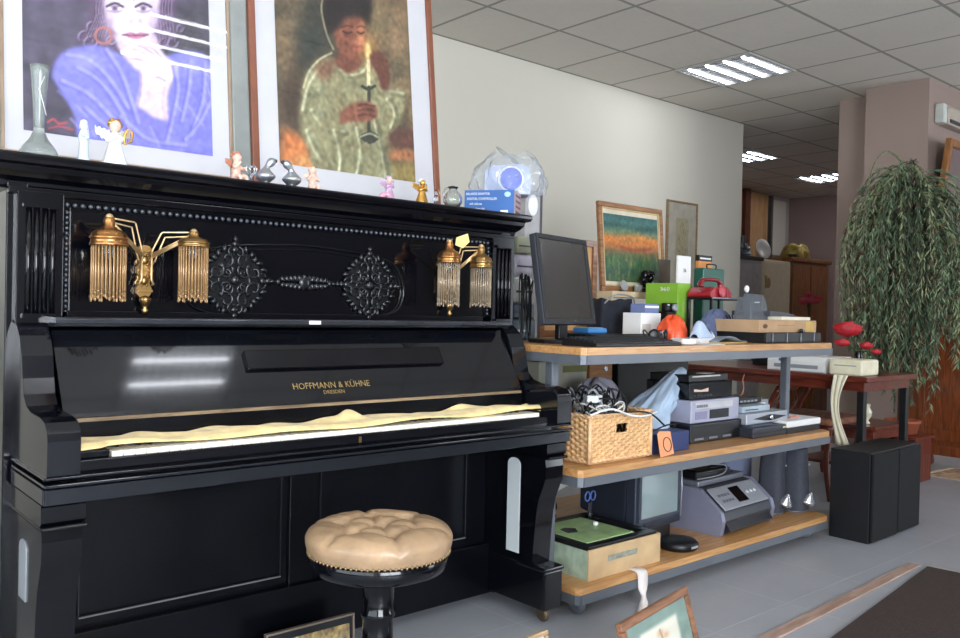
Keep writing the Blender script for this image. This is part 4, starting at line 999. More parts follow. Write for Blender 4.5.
# ================================================================ SHELVING
SXA, SXB, SYF, SYB = 2.078, 3.80, 1.872, 2.86
Z1, Z2, Z3 = .908, .502, .110
RACK = Vector((2.9, 2.3, 0))
rk = thing('display_shelving', 'long grey steel shelving with three wooden shelves right of the piano', 'shelving', RACK, world=True)
for z in (Z1, Z2, Z3):
    ch = .014
    ol = [(SXA+ch, SYF), (SXB-.03, SYF), (SXB, SYF+.03), (SXB, SYB), (SXA, SYB), (SXA, SYF+ch)]
    MB().prism(ol, z-.025, z, 'z').build('shelf_board', PLY, rk, bevel=.002)
    st = MB()
    path = [(SXA+ch, SYF), (SXB-.03, SYF), (SXB, SYF+.03), (SXB, SYB), (SXA, SYB), (SXA, SYF+ch)]
    for (xa, ya), (xb, yb) in zip(path, path[1:]+path[:1]):
        n = Vector((yb-ya, -(xb-xa), 0)).normalized()
        v = [(xa, ya), (xb, yb)]
        o1 = [(x+n.x*.004, y+n.y*.004) for x, y in v]; o2 = [(x-n.x*.02, y-n.y*.02) for x, y in v[::-1]]
        st.prism(o1+o2, z-.056, z-.0245, 'z')
    st.build('steel_rim', STEEL, rk)
for x in (2.125, 3.70):
    for y in (2.06, 2.66):
        MB().box((x-.017, y-.017, .06), (x+.017, y+.017, Z1-.05)).build('post', STEEL, rk, bevel=.003)
for x, y in ((2.14, 1.93), (3.72, 1.95), (2.14, 2.78), (3.72, 2.78)):
    w = MB().lathe([(.006, -.012), (.026, -.012), (.03, -.007), (.03, .007), (.026, .012), (.006, .012)], 18, M=Mt(x, y, .0302, 0, PI/2, .2))
    w.box((x-.018, y-.02, .028), (x+.018, y+.02, .056)); w.build('caster', SILVERD, rk)

def gadget(name, label, cat, x, y, z, w, d, h, m, rz=0., bevel=.006, group=None, part='body'):
    # a thing whose local origin is the front-left-bottom corner
    t = thing(name, label, cat, (x, y, z+.0005), rz, group)
    MB().box((0, 0, 0), (w, d, h)).build(part, m, t, bevel=bevel, seg=3); return t
def on(px, py, z): return PZ(px, py, z)
def size(pxl, pxr, pyt, Y, z):
    a = PY(pxl, pyt, Y); b = PY(pxr, pyt, Y); return a.x, b.x-a.x, max(.01, a.z-z)

# ---------------- top shelf
# monitor
mo = thing('computer_monitor', 'black flat computer monitor facing the camera at the left end of the top shelf', 'monitor', (2.335, 2.17, Z1), math.radians(13))
T = Matrix.Translation((0, 0, .070)) @ Euler((math.radians(-9), 0, 0)).to_matrix().to_4x4()
MW, MH = .372, .335
m = MB().box((-MW/2, 0, 0), (MW/2, .028, MH), 0, T); m.prism([(-.15, .028), (.15, .028), (.11, .062), (-.11, .062)], .04, .29, 'z', 0, T); m.build('housing', DGREY, mo, bevel=.005)
m = MB()
for a, b in (((-MW/2, -.006, 0), (MW/2, .001, .022)), ((-MW/2, -.006, MH-.018), (MW/2, .001, MH)), ((-MW/2, -.006, .022), (-MW/2+.018, .001, MH-.018)), ((MW/2-.018, -.006, .022), (MW/2, .001, MH-.018))): m.box(a, b, 0, T)
m.build('bezel', mat('bezel_dark', '25272b', .35, var=.1), mo, bevel=.002)
MB().box((-MW/2+.018, -.001, .022), (MW/2-.018, .002, MH-.018), 0, T).build('screen', mat('dark_screen', '34322f', .22, var=.08, scale=2), mo)
MB().lathe([(.006, -.0015), (.007, 0)], 16, M=T @ Mt(.03, -.006, .011, PI/2)).build('badge', CHROME, mo)
m = MB().box((-.03, .03, .012), (.03, .055, .16)); m.build('neck', BLK, mo, bevel=.006)
MB().prism([(-.11, -.06), (.11, -.06), (.125, .04), (.09, .13), (-.09, .13), (-.125, .04)], 0, .014, 'z').build('base', BLK, mo, bevel=.005)
# keyboards
def keyboard(name, label, loc, rz, w, d, m, km):
    t = thing(name, label, 'keyboard', loc, rz, 'keyboards')
    MB().prism([(0, 0), (0, .011), (.02, .016), (d, .028), (d, 0)], 0, w, 'x').build('case', m, t, bevel=.003)
    k = MB()
    for r in range(6):
        y = .022+r*(d-.05)/5.2; z = .016+(y-.02)*.092
        for c in range(int(w/.0195)-1):
            if r == 0 and 3 < c < 10: continue
            k.box((.01+c*.0195, y, z-.002), (.01+c*.0195+.016, y+.0155, z+.006))
        if r == 0: k.box((.01+4*.0195, y, z-.002), (.01+10*.0195-.003, y+.0155, z+.006))
    k.build('keycaps', km, t, bevel=0); return t
keyboard('computer_keyboard', 'long black keyboard lying along the front edge of the top shelf', (2.155, 1.885, Z1), math.radians(2), .50, .155, BLK, BLKR)
keyboard('computer_keyboard', 'second dark keyboard behind the front one, right of the monitor foot', (2.50, 2.10, Z1), math.radians(6), .44, .145, BLKG, BLK)
# things between keyboard and picture
t = gadget('blue_hub', 'bright blue flat plastic device between monitor and black bag', 'device', 2.58, 2.30, Z1+.030, .115, .09, .022, mat('bright_blue_plastic', '3f86c4', .35, var=.1))
MB().box((.01, .01, .022), (.10, .08, .024)).build('lid', mat('pale_blue_plastic', '8fbfe0', .3), t, bevel=.004)
t2 = gadget('black_box', 'low black electronics box under the blue device', 'box', 2.55, 2.27, Z1, .22, .14, .0295, BLK)
m = MB()
for k in range(6): m.box((.02+.03*k, -.001, .010), (.04+.03*k, .001, .018))
m.build('front_slots', SILVERD, t2)
# black bag
bx, bw, bh = size(603, 636, 299, 2.5, Z1)
t = thing('camera_bag', 'black fabric bag standing right of the monitor with open mesh top', 'bag', (bx+bw/2, 2.55, Z1))
m = MB().grid(lambda u, v_: ((bw/2*1.05)*(abs(math.cos(2*PI*u))**.5)*(1 if math.cos(2*PI*u) > 0 else -1)*(1-.10*v_)+.004*math.sin(u*40), .06*(abs(math.sin(2*PI*u))**.5)*(1 if math.sin(2*PI*u) > 0 else -1)*(1-.1*v_), bh*v_+.006*math.sin(u*25)*v_), 48, 10, cu=True); m.build('body', mat('navy_black_fabric', '20242e', .85, var=.3, scale=30), t, solid=.004)
m = MB().tube(bez([(-bw/2+.01, -.05, bh-.02), (-bw/4, -.07, bh+.02), (bw/4, -.07, bh+.015), (bw/2-.01, -.05, bh-.02)], 6), .004, 6); m.build('strap', mat('grey_webbing', '8b8f94', .7), t)
# cream riser with abstract landscape
rx0 = PY(600, 296, 2.80).x; rx1 = PY(656, 296, 2.80).x
rz_ = PY(628, 291.5, 2.72).z
t = thing('wooden_riser', 'cream wooden riser shelf carrying the landscape painting', 'riser', (rx0, 2.72, Z1), world=False)
MB().box((0, 0, rz_-Z1-.03), (rx1-rx0+.12, .13, rz_-Z1)).build('top_board', mat('cream_board', 'd9c3a0', .55, var=.06), t, bevel=.002)
for q in (0, rx1-rx0+.10): MB().box((q, .005, 0), (q+.02, .125, rz_-Z1-.03)).build('side_board', mat('cream_board', 'd9c3a0'), t)
def land(p):
    p.im[:] = np.array((60, 92, 80))/255.
    for (y, h, c) in ((.98, .08, (44, 92, 92)), (.9, .06, (62, 110, 104)), (.82, .05, (36, 76, 74)), (.74, .06, (98, 124, 92)), (.66, .06, (196, 128, 62)), (.58, .08, (210, 120, 44)), (.5, .07, (172, 104, 52)), (.43, .05, (124, 96, 56)), (.36, .07, (78, 96, 52)), (.25, .1, (62, 104, 60)), (.12, .1, (50, 84, 62)), (.02, .08, (70, 96, 60))):
        m = np.exp(-((p.y - y + .02*np.sin(p.x*7+y*20))/h)**2); p.mix(m*.95, c)
    rg = random.Random(3)
    for _ in range(60):
        x, y = rg.random(), rg.random()*.36; p.stroke([(x, y), (x+.01, y+.1)], .012, rg.choice([(90, 130, 80), (150, 120, 60), (40, 66, 56)]), .5, .01)
    p.stroke([(.3, .52), (.55, .49), (.85, .53)], .03, (150, 60, 36), .7, .02); p.noise(.06, 1, 2)
A = PY(599, 208, 2.83); B = PY(664, 217, 2.83)
fw_ = framed('landscape_painting', 'abstract landscape painting with orange band in a wooden frame on the top shelf', 'painting', PY(602, 280, 2.78).x, PY(666, 280, 2.78).x, rz_, 0.455, 2.775, math.radians(5), .026, wood('oak_frame', 'a5764e', '7c5434', .45), .02, mat('linen_liner', 'd9cdb4', .7), UQ, land, .44, .345, 0, .052, depth=.022, inner=(mat('gilt_liner', 'cbb083', .4, .3), .008), res=(110, 90), glass=False)
# dark ornament group in front of it
t = thing('black_ornament', 'black shiny ornament cluster before the landscape painting', 'ornament', (PY(646, 285, 2.745).x, 2.748, rz_))
m = MB(); rg = random.Random(2)
for k in range(16): m.ell((rg.uniform(-.035, .035), rg.uniform(-.012, .012), rg.uniform(.015, .12)), (rg.uniform(.012, .026),)*3, n=10)
m.lathe([(.03, 0), (.034, .006), (.02, .02)], 16); m.build('body', BLKG, t, remesh=.004)
m = MB()
for k in range(7): m.ell((rg.uniform(-.03, .03), -.028, rg.uniform(.03, .11)), (.004,)*3, n=8)
m.build('glints', CHROME, t)
for px, s, lb in ((623, 1., 'small round glass dish leaning against the landscape frame'), (640, 1.2, 'small grey patterned mug beside the black ornament')):
    p = PY(px, 285, 2.735)
    if px == 623:
        t = thing('glass_dish', lb, 'dish', (p.x, 2.736, rz_)); MB().lathe([(.004, .0), (.02, .003), (.028, .010), (.026, .011), (.002, .006)], 20, M=Mt(0, 0, .028, PI/2*.85)).build('plate', mat('pale_glass', 'cfd4d8', .1, trans=.5), t)
        MB().box((-.012, -.004, 0), (.012, .012, .006)).build('stand', DGREY, t)
    else:
        t = thing('patterned_mug', lb, 'mug', (p.x-.01, 2.738, rz_)); MB().lathe([(.018, 0), (.02, .003), (.021, .036), (.018, .036), (.016, .006), (.002, .005)], 20).build('body', mat('speckled_glaze', 'a6a8a8', .3, var=.4, scale=80), t)
        MB().tube([(.02+.01*math.sin(a), 0, .02+.011*math.cos(a)) for a in np.linspace(0, PI, 8)], .0025, 6).build('handle', GREYP, t)
# framed drawing behind, tall narrow
def drawing(p):
    p.im[:] = np.array((176, 166, 138))/255.; rg = random.Random(5)
    for _ in range(90):
        x, y = rg.uniform(.1, .9), rg.uniform(.05, .95); p.stroke([(x, y), (x+rg.uniform(-.15, .15), y+rg.uniform(-.1, .1))], .012, rg.choice([(120, 108, 84), (150, 140, 112), (98, 90, 70)]), .5, .01)
dA = PY(669, 199, 4.29); dB = PY(699, 203, 4.29)
framed('framed_drawing', 'tall narrow framed drawing with grey mount hanging on the white wall', 'picture', dA.x, dB.x, dA.z-.75, .75, 4.295, 0, .016, wood('thin_frame', 'a08764', '7a6448', .5), 0, mat('grey_mount', 'b9b4a4', .7), UQ, drawing, (dB.x-dA.x)*.42, .44, 0, .17, depth=.022, res=(50, 90), cname='drawing', glass=True, strut=False)
# stack of small boxes
x, w, h = size(641, 661, 313, 2.30, Z1)
t = gadget('white_box', 'flat white cardboard box in the middle of the top shelf', 'box', x, 2.30, Z1+.0, w, .10, h, PAPER, bevel=.002)
MB().box((.01, -.0006, h*.3), (w*.5, 0, h*.6)).build('print', mat('faint_print', 'c9c6be', .6), t)
x, w, h2 = size(645, 659, 304, 2.31, Z1+h)
t = gadget('blue_box', 'small grey blue box stacked on the flat white one', 'box', x, 2.31, Z1+h+.0005, w, .08, h2, mat('slate_blue_card', '6c7ba6', .5), bevel=.002)
MB().box((.0, -.0006, h2*.55), (w, 0, h2*.8)).build('stripe', PAPER, t)
t = thing('compact_camera', 'black compact camera with silver lens lying on the blue box end', 'camera', (PY(672, 306, 2.42).x, 2.42, Z1))
ch_ = PY(672, 303, 2.42).z-Z1
t_b = MB().box((-.04, 0, 0), (.035, .09, ch_-.04)).build('case_below', BLK, t, bevel=.004)
MB().box((-.045, 0, ch_-.04), (.045, .03, ch_)).build('body', BLK, t, bevel=.006)
MB().lathe([(.015, 0), (.017, -.004), (.017, -.016), (.012, -.018), (.010, -.012)], 20, M=Mt(.012, 0, ch_-.022, -PI/2)).build('lens', SILVER, t)
MB().box((-.035, -.001, ch_-.012), (-.02, .001, ch_-.006)).build('flash', WHITE, t)
# green carton, white carton, orange carton
x, w, h = size(678, 691, 283, 2.42, Z1)
GRN = mat('lime_green_card', '86b83c', .45, var=.06)
t = gadget('green_carton', 'lime green product carton with white lettering, upright on the top shelf', 'carton', x, 2.42, Z1, w, .19, h, GRN, bevel=.0015, rz=0)
text_mesh('lettering', '360', .026, WHITE, t, (-.0008, .075, h-.03), (PI/2, 0, -PI/2), sx=1.5)
MB().box((-.0008, .02, h*.40), (0, .17, h*.45)).build('white_band', PAPER, t)
ZG = Z1+h
h = PY(684, 256, 2.42).z-ZG
t = gadget('white_carton', 'tall white carton with small dark figures standing on the green carton', 'carton', x+.001, 2.422, ZG, w-.002, .012, h, PAPER, bevel=.0015)
text_mesh('figures', '36', .026, DGREY, t, (w*.5, -.0008, h-.07))
x, w, h = size(699, 712, 255, 2.56, Z1)
t = gadget('orange_carton', 'tall orange carton with black top band behind the red telephone', 'carton', x, 2.56, Z1, w, .02, h, mat('orange_card', 'd98e4a', .5, var=.06), bevel=.0015)
MB().box((-.001, -.001, h-.03), (w+.001, .021, h+.0005)).build('black_lid', BLK, t, bevel=.001)
MB().box((.01, -.0016, h-.02), (w-.01, -.001, h-.012)).build('lettering_bar', PAPER, t)
MB().ell((w*.5, -.0004, h*.62), (.02, .001, .012)).build('print', mat('pink_print', 'e6a58c', .5), t)
x, w, h = size(666, 677, 259, 2.66, Z1)
t = gadget('acrylic_sheet', 'translucent grey-brown panel standing left of the white carton', 'panel', x, 2.70, Z1, w, .008, h, mat('smoke_acrylic', '6f6a60', .2, trans=.3), bevel=.001)
x, w, h = size(690, 700, 283, 2.56, Z1)
gadget('dark_blue_carton', 'dark blue carton squeezed between green carton and red telephone', 'carton', x+.012, 2.62, Z1, w, .08, h, mat('dark_blue_card', '262c48', .45), bevel=.0015)
# black stand with red telephone
x, w, h = size(712, 744, 297, 2.26, Z1)
t = thing('wire_stand', 'black tray stand with pale metal rim under the red telephone', 'stand', (x, 2.26, Z1))
MB().box((0, 0, h-.012), (w, .14, h)).build('tray', BLK, t, bevel=.003)
for a in (0, w-.012):
    for b in (0, .128): MB().box((a, b, 0), (a+.012, b+.012, h-.012)).build('leg', BLK, t)
MB().tube([(0, -.003, h-.004), (w, -.003, h-.004)], .003, 6).build('rim', SILVER, t)
RED = mat('red_plastic', 'a3242f', .22, coat=.5, var=.15)
t = thing('red_telephone', 'glossy dark red telephone with handset on the black tray stand', 'telephone', (x+w*.36, 2.335, Z1+h))
m = MB().prism([(-.085, 0), (.085, 0), (.088, .02), (.05, .05), (-.05, .05), (-.088, .02)], -.06, .07, 'y'); m.build('body', RED, t, bevel=.008, seg=3)
m = MB().tube(bez([(-.085, 0, .05), (-.075, 0, .075), (-.04, 0, .085), (.04, 0, .085), (.075, 0, .075), (.085, 0, .05)], 6), lambda q: .010+.007*abs(2*q-1)**3, 12); m.build('handset', mat('dark_red_plastic', '7c1b24', .25, coat=.4), t)
m = MB().lathe([(.03, 0), (.032, .006), (.012, .008)], 24, M=Mt(0, -.066, .026, PI/2*.9)); m.build('dial', mat('rose_plastic', 'c0505a', .3), t)
# green case
x, w, h = size(743, 762, 271, 2.46, Z1)
t = gadget('green_case', 'dark green rigid case behind the red telephone', 'case', min(x, 3.79-w), 2.46, Z1+.0, w, .06, h, mat('bottle_green_plastic', '1f5a4c', .35, var=.1), bevel=.008)
MB().box((.02, -.004, h*.62), (w, .0, h*.66)).build('rib', mat('green_rib', '2b6d5c', .35), t); MB().tube(bez([(w*.4, .03, h), (w*.4, .03, h+.02), (w*.8, .03, h+.02), (w*.8, .03, h)], 5), .004, 6).build('handle', BLK, t)
# folded jeans
def lumpy(sx, sy, sz, seed, amp=.08, n=40, flat=.0, pw=.8):
    r = np.random.RandomState(seed); ph = r.rand(8)*6
    def f(u, v_):
        a = u*2*PI; b = v_*PI/2
        q = 1+amp*(math.sin(3*a+ph[0])+.6*math.sin(7*a+ph[1]+3*b)+.5*math.sin(13*a+ph[2]-6*b)+.4*math.sin(5*b+2*a+ph[3]))
        c = math.cos(b)**pw
        return (sx*q*c*math.cos(a), sy*q*c*math.sin(a), sz*math.sin(b)*(1+amp*math.sin(4*a+ph[4]+5*b)))
    return MB().grid(f, n, 14, cu=True)
t = thing('folded_jeans', 'rolled dark blue denim garment behind the orange bag', 'clothing', (PY(713, 318, 2.23).x, 2.21, Z1), math.radians(-6))
hz = PY(712, 310, 2.21).z-Z1
m = lumpy(.125, .045, hz*1.0, 5, .05, 48); m.build('cloth', mat('denim', '59627f', .9, var=.2, scale=60, bump=.2, bscale=200), t)
m = MB()
for k in range(4): m.tube(bez([(.03+.02*k, -.046+.006*k, .01), (.045+.016*k, -.044, hz*.45), (.03+.02*k, -.028, hz*.85)], 6), .004, 6)
m.build('seams', mat('denim_dark', '2a3150', .9), t)
# orange bag, white and blue shoe
p = on(672, 336, Z1)
t = thing('orange_bag', 'crumpled bright orange plastic bag on the top shelf edge', 'bag', (PY(673, 320, 2.16).x, 2.16, Z1))
m = lumpy(.075, .06, .105, 11, .10, 44, pw=.6); m.build('film', mat('orange_film', 'e2552e', .35, var=.15, scale=40, bump=.4, bscale=40), t)
MB().tube(bez([(.02, -.05, .02), (.04, -.075, .01), (.05, -.095, .03), (.03, -.09, .05)], 6), .004, 6, flat=.4).build('drawstring', mat('brown_cord', '8a4a34', .6), t)
t = thing('white_trainer', 'white and blue canvas shoe beside the orange bag', 'shoe', (PY(703, 330, 2.06).x, 2.06, Z1), math.radians(10))
m = MB().prism([(-.09, 0), (.09, 0), (.098, .012), (.092, .02), (-.09, .02)], -.035, .035, 'y'); m.build('sole', WHITE, t, bevel=.008)
m = MB().grid(lambda u, v_: ((-.085+.17*v_), .032*math.cos(u*PI)*max(.02, math.sin(PI*(.06+.9*v_)))**.35, .018+math.sin(u*PI)*(.050*math.exp(-((v_-.25)/.25)**2)+.030)*max(.0, math.sin(PI*min(1, v_*1.0+.02)))**.35), 18, 20); m.build('upper', mat('blue_white_canvas', 'b4c4dd', .7, var=.1), t, solid=.003)
m = MB().grid(lambda u, v_: ((.035+.055*v_), .034*math.cos(u*PI)*(1-.5*v_), .016+math.sin(u*PI)*(.040*(1-v_*.6))), 14, 8); m.build('toe_cap', WHITE, t, solid=.003)
m = MB()
for k in range(5): m.tube([(-.02+.014*k, -.025, .062-.004*k), (-.012+.014*k, .0, .074-.006*k), (-.02+.014*k, .022, .062-.004*k)], .002, 5)
m.build('laces', mat('navy_lace', '2c3c74', .7), t)
t = gadget('white_remote', 'white plastic mouse lying beyond the keyboard end', 'mouse', 2.70, 1.93, Z1, .065, .10, .024, WHITE, bevel=.011, rz=-.4)
MB().box((.030, .004, .0238), (.034, .03, .0255)).build('wheel', DGREY, t)
# tangled headset
def tangle(name, label, cat, loc, n, rx, ry, rz_, r, mats, seed, group=None, parts='cable', zmin=.004, amp=1.):
    t = thing(name, label, cat, loc); rg = random.Random(seed)
    for k in range(n):
        P = []; x, y, z = rg.uniform(-rx, rx)*.6, rg.uniform(-ry, ry)*.6, rg.uniform(zmin, rz_)
        a = rg.uniform(0, 6)
        cx, cy = rg.uniform(-.4, .4)*rx, rg.uniform(-.4, .4)*ry; ra = rg.uniform(.4, .8)
        for j in range(rg.randint(7, 12)):
            a += rg.uniform(.7, 1.3)
            q = ra*rg.uniform(.7, 1.15)
            P.append((max(-rx, min(rx, cx+q*rx*math.cos(a))), max(-ry, min(ry, cy+q*ry*math.sin(a))), max(zmin, min(rz_, (zmin+rz_)/2+(rz_-zmin)*.5*math.sin(a*1.7+k)*amp))))
        MB().tube(bez(P, 7), r if not isinstance(r, tuple) else rg.choice(r), 6).build(parts, mats[k % len(mats)], t)
    return t
CBLK = mat('black_cable', '141518', .45); CWHT = mat('white_cable', 'dcdcd8', .45); CGRY = mat('grey_cable', '8a8d92', .45)
t = tangle('headset', 'tangled black headset and cable behind the keyboards', 'headset', (2.80, 2.13, Z1), 2, .05, .045, .05, .0028, [CBLK, CGRY], 21)
for q in (-1, 1): MB().lathe([(.012, 0), (.024, .004), (.026, .014), (.016, .018)], 18, M=Mt(q*.032, -.01, .03, PI/2, 0, q*.6)).build('ear_cup', BLK, t)
t = gadget('white_leaflet', 'curled white leaflet at the shelf edge below the orange bag', 'leaflet', 2.83, 1.90, Z1, .10, .12, .0015, PAPER, bevel=0, rz=-.1)
t.name = 'paper_leaflet'
MB().box((.01, .01, .0015), (.07, .05, .002)).build('print', mat('grey_print', '9aa0a8', .6), t)
# magazine / green folder
t = thing('open_magazine', 'glossy green and blue open magazine lying left of the black tray', 'magazine', (3.02, 1.985, Z1), math.radians(8))
MB().grid(lambda u, v_: (.30*u, .19*v_, .006+.020*math.sin(PI*min(1, u*1.3))*(1-.3*v_)), 24, 4).build('pages', mat('glossy_print', '72808f', .2, coat=.5, var=.45, scale=9), t, solid=.006)
MB().box((0, -.004, 0), (.31, .19, .0035)).build('cover', mat('yellow_cover', 'd6b877', .4), t)
# large black tray with wire handles, carton with printer lid, laptop
A = PZ(736, 343, Z1); 
t = thing('black_tray', 'long black plastic tray with wire clips along the front edge of the top shelf', 'tray', (3.30, 1.93, Z1))
m = MB().box((0, 0, 0), (.48, .30, .004)); 
for a, b in (((0, 0, .004), (.48, .008, .045)), ((0, .292, .004), (.48, .30, .045)), ((0, .008, .004), (.008, .292, .045)), ((.472, .008, .004), (.48, .292, .045))): m.box(a, b)
m.build('tray_shell', BLK, t, bevel=.002)
for k in range(4): MB().tube([(.05+.12*k, -.003, .046), (.045+.12*k, -.006, .010), (.05+.12*k, -.003, .002)], .0016, 6).build('wire_clip', SILVER, t)
zt = Z1+.0455
t = thing('brown_carton', 'long flat brown cardboard box resting on the black tray', 'box', (3.30, 1.965, zt), 0)
x0_, w_, h_ = size(735, 833, 319, 1.965, zt)
hh = max(.04, h_); hh = .055
MB().box((.0, 0, 0), (.50, .26, hh)).build('carton', mat('kraft_card', 'b29270', .75, var=.1), t, bevel=.002)
MB().ell((.05, -.0005, .028), (.02, .001, .010)).build('stamp', mat('brown_ink', '6f4a34', .7), t)
MB().box((.16, -.0008, .030), (.30, 0, .034)).build('print_line', mat('orange_ink', 'b37a48', .7), t)
MB().box((.40, -.001, .008), (.47, 0, .05)).build('yellow_label', mat('ochre_label', 'c9a45a', .6), t)
t = thing('cream_tray', 'shallow cream lid lying on the right part of the brown cardboard box', 'lid', (3.52, 1.985, zt+hh))
MB().box((0, 0, 0), (.26, .22, .016)).build('lid', mat('cream_card', 'e3dbc6', .6), t, bevel=.003)
t = thing('black_laptop', 'closed dark laptop on top of the cream lid and brown box', 'laptop', (3.50, 2.03, zt+hh+.017), math.radians(4))
MB().prism([(0, 0), (.25, 0), (.25, .010), (.02, .024), (0, .022)], 0, .19, 'y').build('shell', mat('slate_plastic', '474b52', .35), t, bevel=.004)
# smoky scanner lid / paper support
t = thing('paper_support', 'translucent grey plastic paper support standing on the brown box', 'paper support', (3.33, 2.05, zt+hh))
T = Euler((math.radians(-12), 0, 0)).to_matrix().to_4x4()
MB().prism([(0, 0), (.20, 0), (.195, .09), (.185, .115), (.035, .12), (.02, .10)], 0, .006, 'y', 0, T).build('panel', SMOKEF, t, bevel=.002)
m = MB().tube([T @ Vector((.03, -.006, .0)), T @ Vector((.045, -.01, .075)), T @ Vector((.12, -.01, .078))], .003, 6); m.build('wire', WHITE, t)
MB().prism([(-.02, 0), (.0, 0), (.03, .10), (.02, .10)], -.03, .05, 'y').build('side_arm', SMOKEF, t)
MB().ell((.02, .01, .135), (.010, .012, .016)).build('white_clip', WHITE, t)
t = thing('battery', 'group of three silver tubes lying on the front of the brown box', 'tube', (3.62, 1.955, zt+.001))
t.name = 'silver_tube'
for k in range(3): pass
MB().lathe([(.002, 0), (.008, .001), (.008, .05), (.002, .052)], 14, M=Mt(0, -.012, .008, 0, PI/2, .3)).build('barrel', SILVER, t)
MB().lathe([(.0085, .0), (.0085, .008)], 14, M=Mt(0, -.012, .008, 0, PI/2, .3)).build('ring', BLK, t)
t['label'] = 'small silver tube resting at the right front of the brown box'
# tall stack between piano and monitor
bxm = thing('tall_carton', 'tall grey white carton behind the piano end, above the monitor corner', 'carton', (2.515, 2.62, Z1))
hb = PY(530, 190, 2.62).z-Z1
MB().box((0, 0, 0), (.10, .16, hb)).build('carton', mat('grey_white_card', 'a9a7a8', .6, var=.15, scale=15), bxm, bevel=.002)
MB().box((.088, -.001, 0), (.102, .16, hb+.001)).build('dark_edge', mat('dark_grey_card', '4a4850', .6), bxm)
MB().ell((.045, -.001, hb*.90), (.03, .001, .045)).build('print', PAPER, bxm)
zz = Z1
for k, (h, c, nm, lb) in enumerate(((.085, mat('teal_case', '3d5560', .4), 'device_case', 'dark teal case lowest behind the left monitor edge'), (.06, mat('steel_blue_case', '41546e', .4), 'device_case', 'steel blue case second in the stack behind the monitor edge'), (.11, PAPER, 'paper_roll', 'white paper bundle in the stack between piano and monitor'), (.09, mat('white_lilac', 'd6cfe0', .4), 'paper_roll', 'lilac white bundle upper in the stack between piano and monitor'), (.07, mat('olive_box', '8d9078', .5), 'small_carton', 'olive and white carton on top of the stack beside the monitor'))):
    t = thing(nm, lb, 'stacked item', (2.285+.004*k, 2.44, zz))
    MB().box((0, 0, 0), (.13-.01*k, .14, h-.001)).build('body', c, t, bevel=.006 if nm != 'paper_roll' else .02, seg=3)
    MB().box((.01, -.001, h*.4), (.10, .001, h*.48)).build('band', DGREY if k else SILVER, t); zz += h
t = tangle('cable_bundle', 'black cables hanging beside the left edge of the monitor', 'cables', (2.245, 2.32, Z1), 4, .04, .03, .26, .0025, [CBLK, CBLK, CGRY], 8)
t = thing('wood_frame_back', 'brown wooden picture frame edge showing behind the monitor top', 'picture frame', (2.70, 2.70, Z1)); t.name = 'picture_frame'
hb = PY(575, 239, 2.70).z-Z1
m = MB()
for a, b in (((0, 0, 0), (.03, .02, hb)), ((.35, 0, 0), (.38, .02, hb)), ((.03, 0, hb-.03), (.35, .02, hb)), ((.03, 0, 0), (.35, .02, .03))): m.box(a, b)
m.build('frame', WF, t, bevel=.002); MB().box((.02, .012, .02), (.36, .018, hb-.02)).build('backing', CARD, t)

# ---------------- middle shelf
WICK = mat('wicker', 'd3a877', .55, var=.22, scale=60)
P1 = PZ(590, 467, Z2); P2 = PZ(650, 458, Z2); P0 = PZ(556, 452, Z2)
BWd = .335; BD = .25; BHt = .165
bk = thing('wicker_basket', 'rectangular woven wicker basket heaped with cables on the middle shelf', 'basket', (P1.x+.002, P1.y+.006, Z2), 0)
def wall(ax, sgn, L, H, off):
    m = MB(); ns = int(L/.0062); nr = 65
    ns = ns + ns % 2
    def f(u, v_):
        s = u*L; z = .004+v_*H; stk = math.sin(PI*s/.021); row = (1 if int(v_*16) % 2 else -1)
        prof = abs(math.sin(PI*v_*16))**.5
        o = .0034*stk*row*prof + .0016*prof + .0022*abs(math.cos(PI*s/.021))**6
        taper = .012*(1-v_)
        if ax == 'x': return (s, off - sgn*(o) + sgn*taper, z)
        return (off - sgn*(o) + sgn*taper, s, z)
    m.grid(f, ns*3, nr)
    return m
m = wall('x', 1, BWd, BHt, 0)
# hand hole in the front side: drop the faces inside an oval
keep = []
for i, fc in enumerate(m.f):
    c = [sum(m.v[j][k] for j in fc)/4 for k in range(3)]
    keep.append(not (abs(c[0]-BWd*.50) < .030 and abs(c[2]-.120) < .016))
m.f = [a for a, k in zip(m.f, keep) if k]; m.m = m.m[:len(m.f)]; m.sm = m.sm[:len(m.f)]
for mm in (wall('x', -1, BWd, BHt, BD), wall('y', 1, BD, BHt, 0), wall('y', -1, BD, BHt, BWd)): m.add(mm.v, mm.f, 0, True)
m.box((.012, .012, .002), (BWd-.012, BD-.012, .008))
m.build('woven_side', WICK, bk, solid=.003)
m = MB()
for z, r in ((BHt+.004, .0085), (.012, .0075)):
    q = .008*(1 if z < .05 else 0)
    pts = [(q, q), (BWd-q, q), (BWd-q, BD-q), (q, BD-q)]
    for i in range(4):
        a, b = Vector((*pts[i], z)), Vector((*pts[(i+1) % 4], z)); L = (b-a).length; n = int(L/.006)
        for ph in (0, PI): 
            d = (b-a)/L; nn = Vector((-d.y, d.x, 0))
            m.tube([a+d*L*t/n+nn*r*.3*math.cos(t*.8+ph)+Vector((0, 0, r*.35*math.sin(t*.8+ph))) for t in range(n+1)], r*.62, 6)
for x, y in ((0.002, 0.002), (BWd-.002, .002), (.002, BD-.002), (BWd-.002, BD-.002)): m.tube([(x, y, .008), (x, y, BHt)], .0075, 8)
m.tube([(BWd*.50+sx*.033, .001, .120+sz*.019) for sx, sz in ((-1, -1), (0, -1), (1, -1), (1, 0), (1, 1), (0, 1), (-1, 1), (-1, 0))], .0035, 6, closed=True)
m.build('braided_rim', mat('wicker_rim', 'dcb488', .5, var=.2, scale=60), bk)
lx, ly = P1.x+BWd/2, P1.y+BD/2
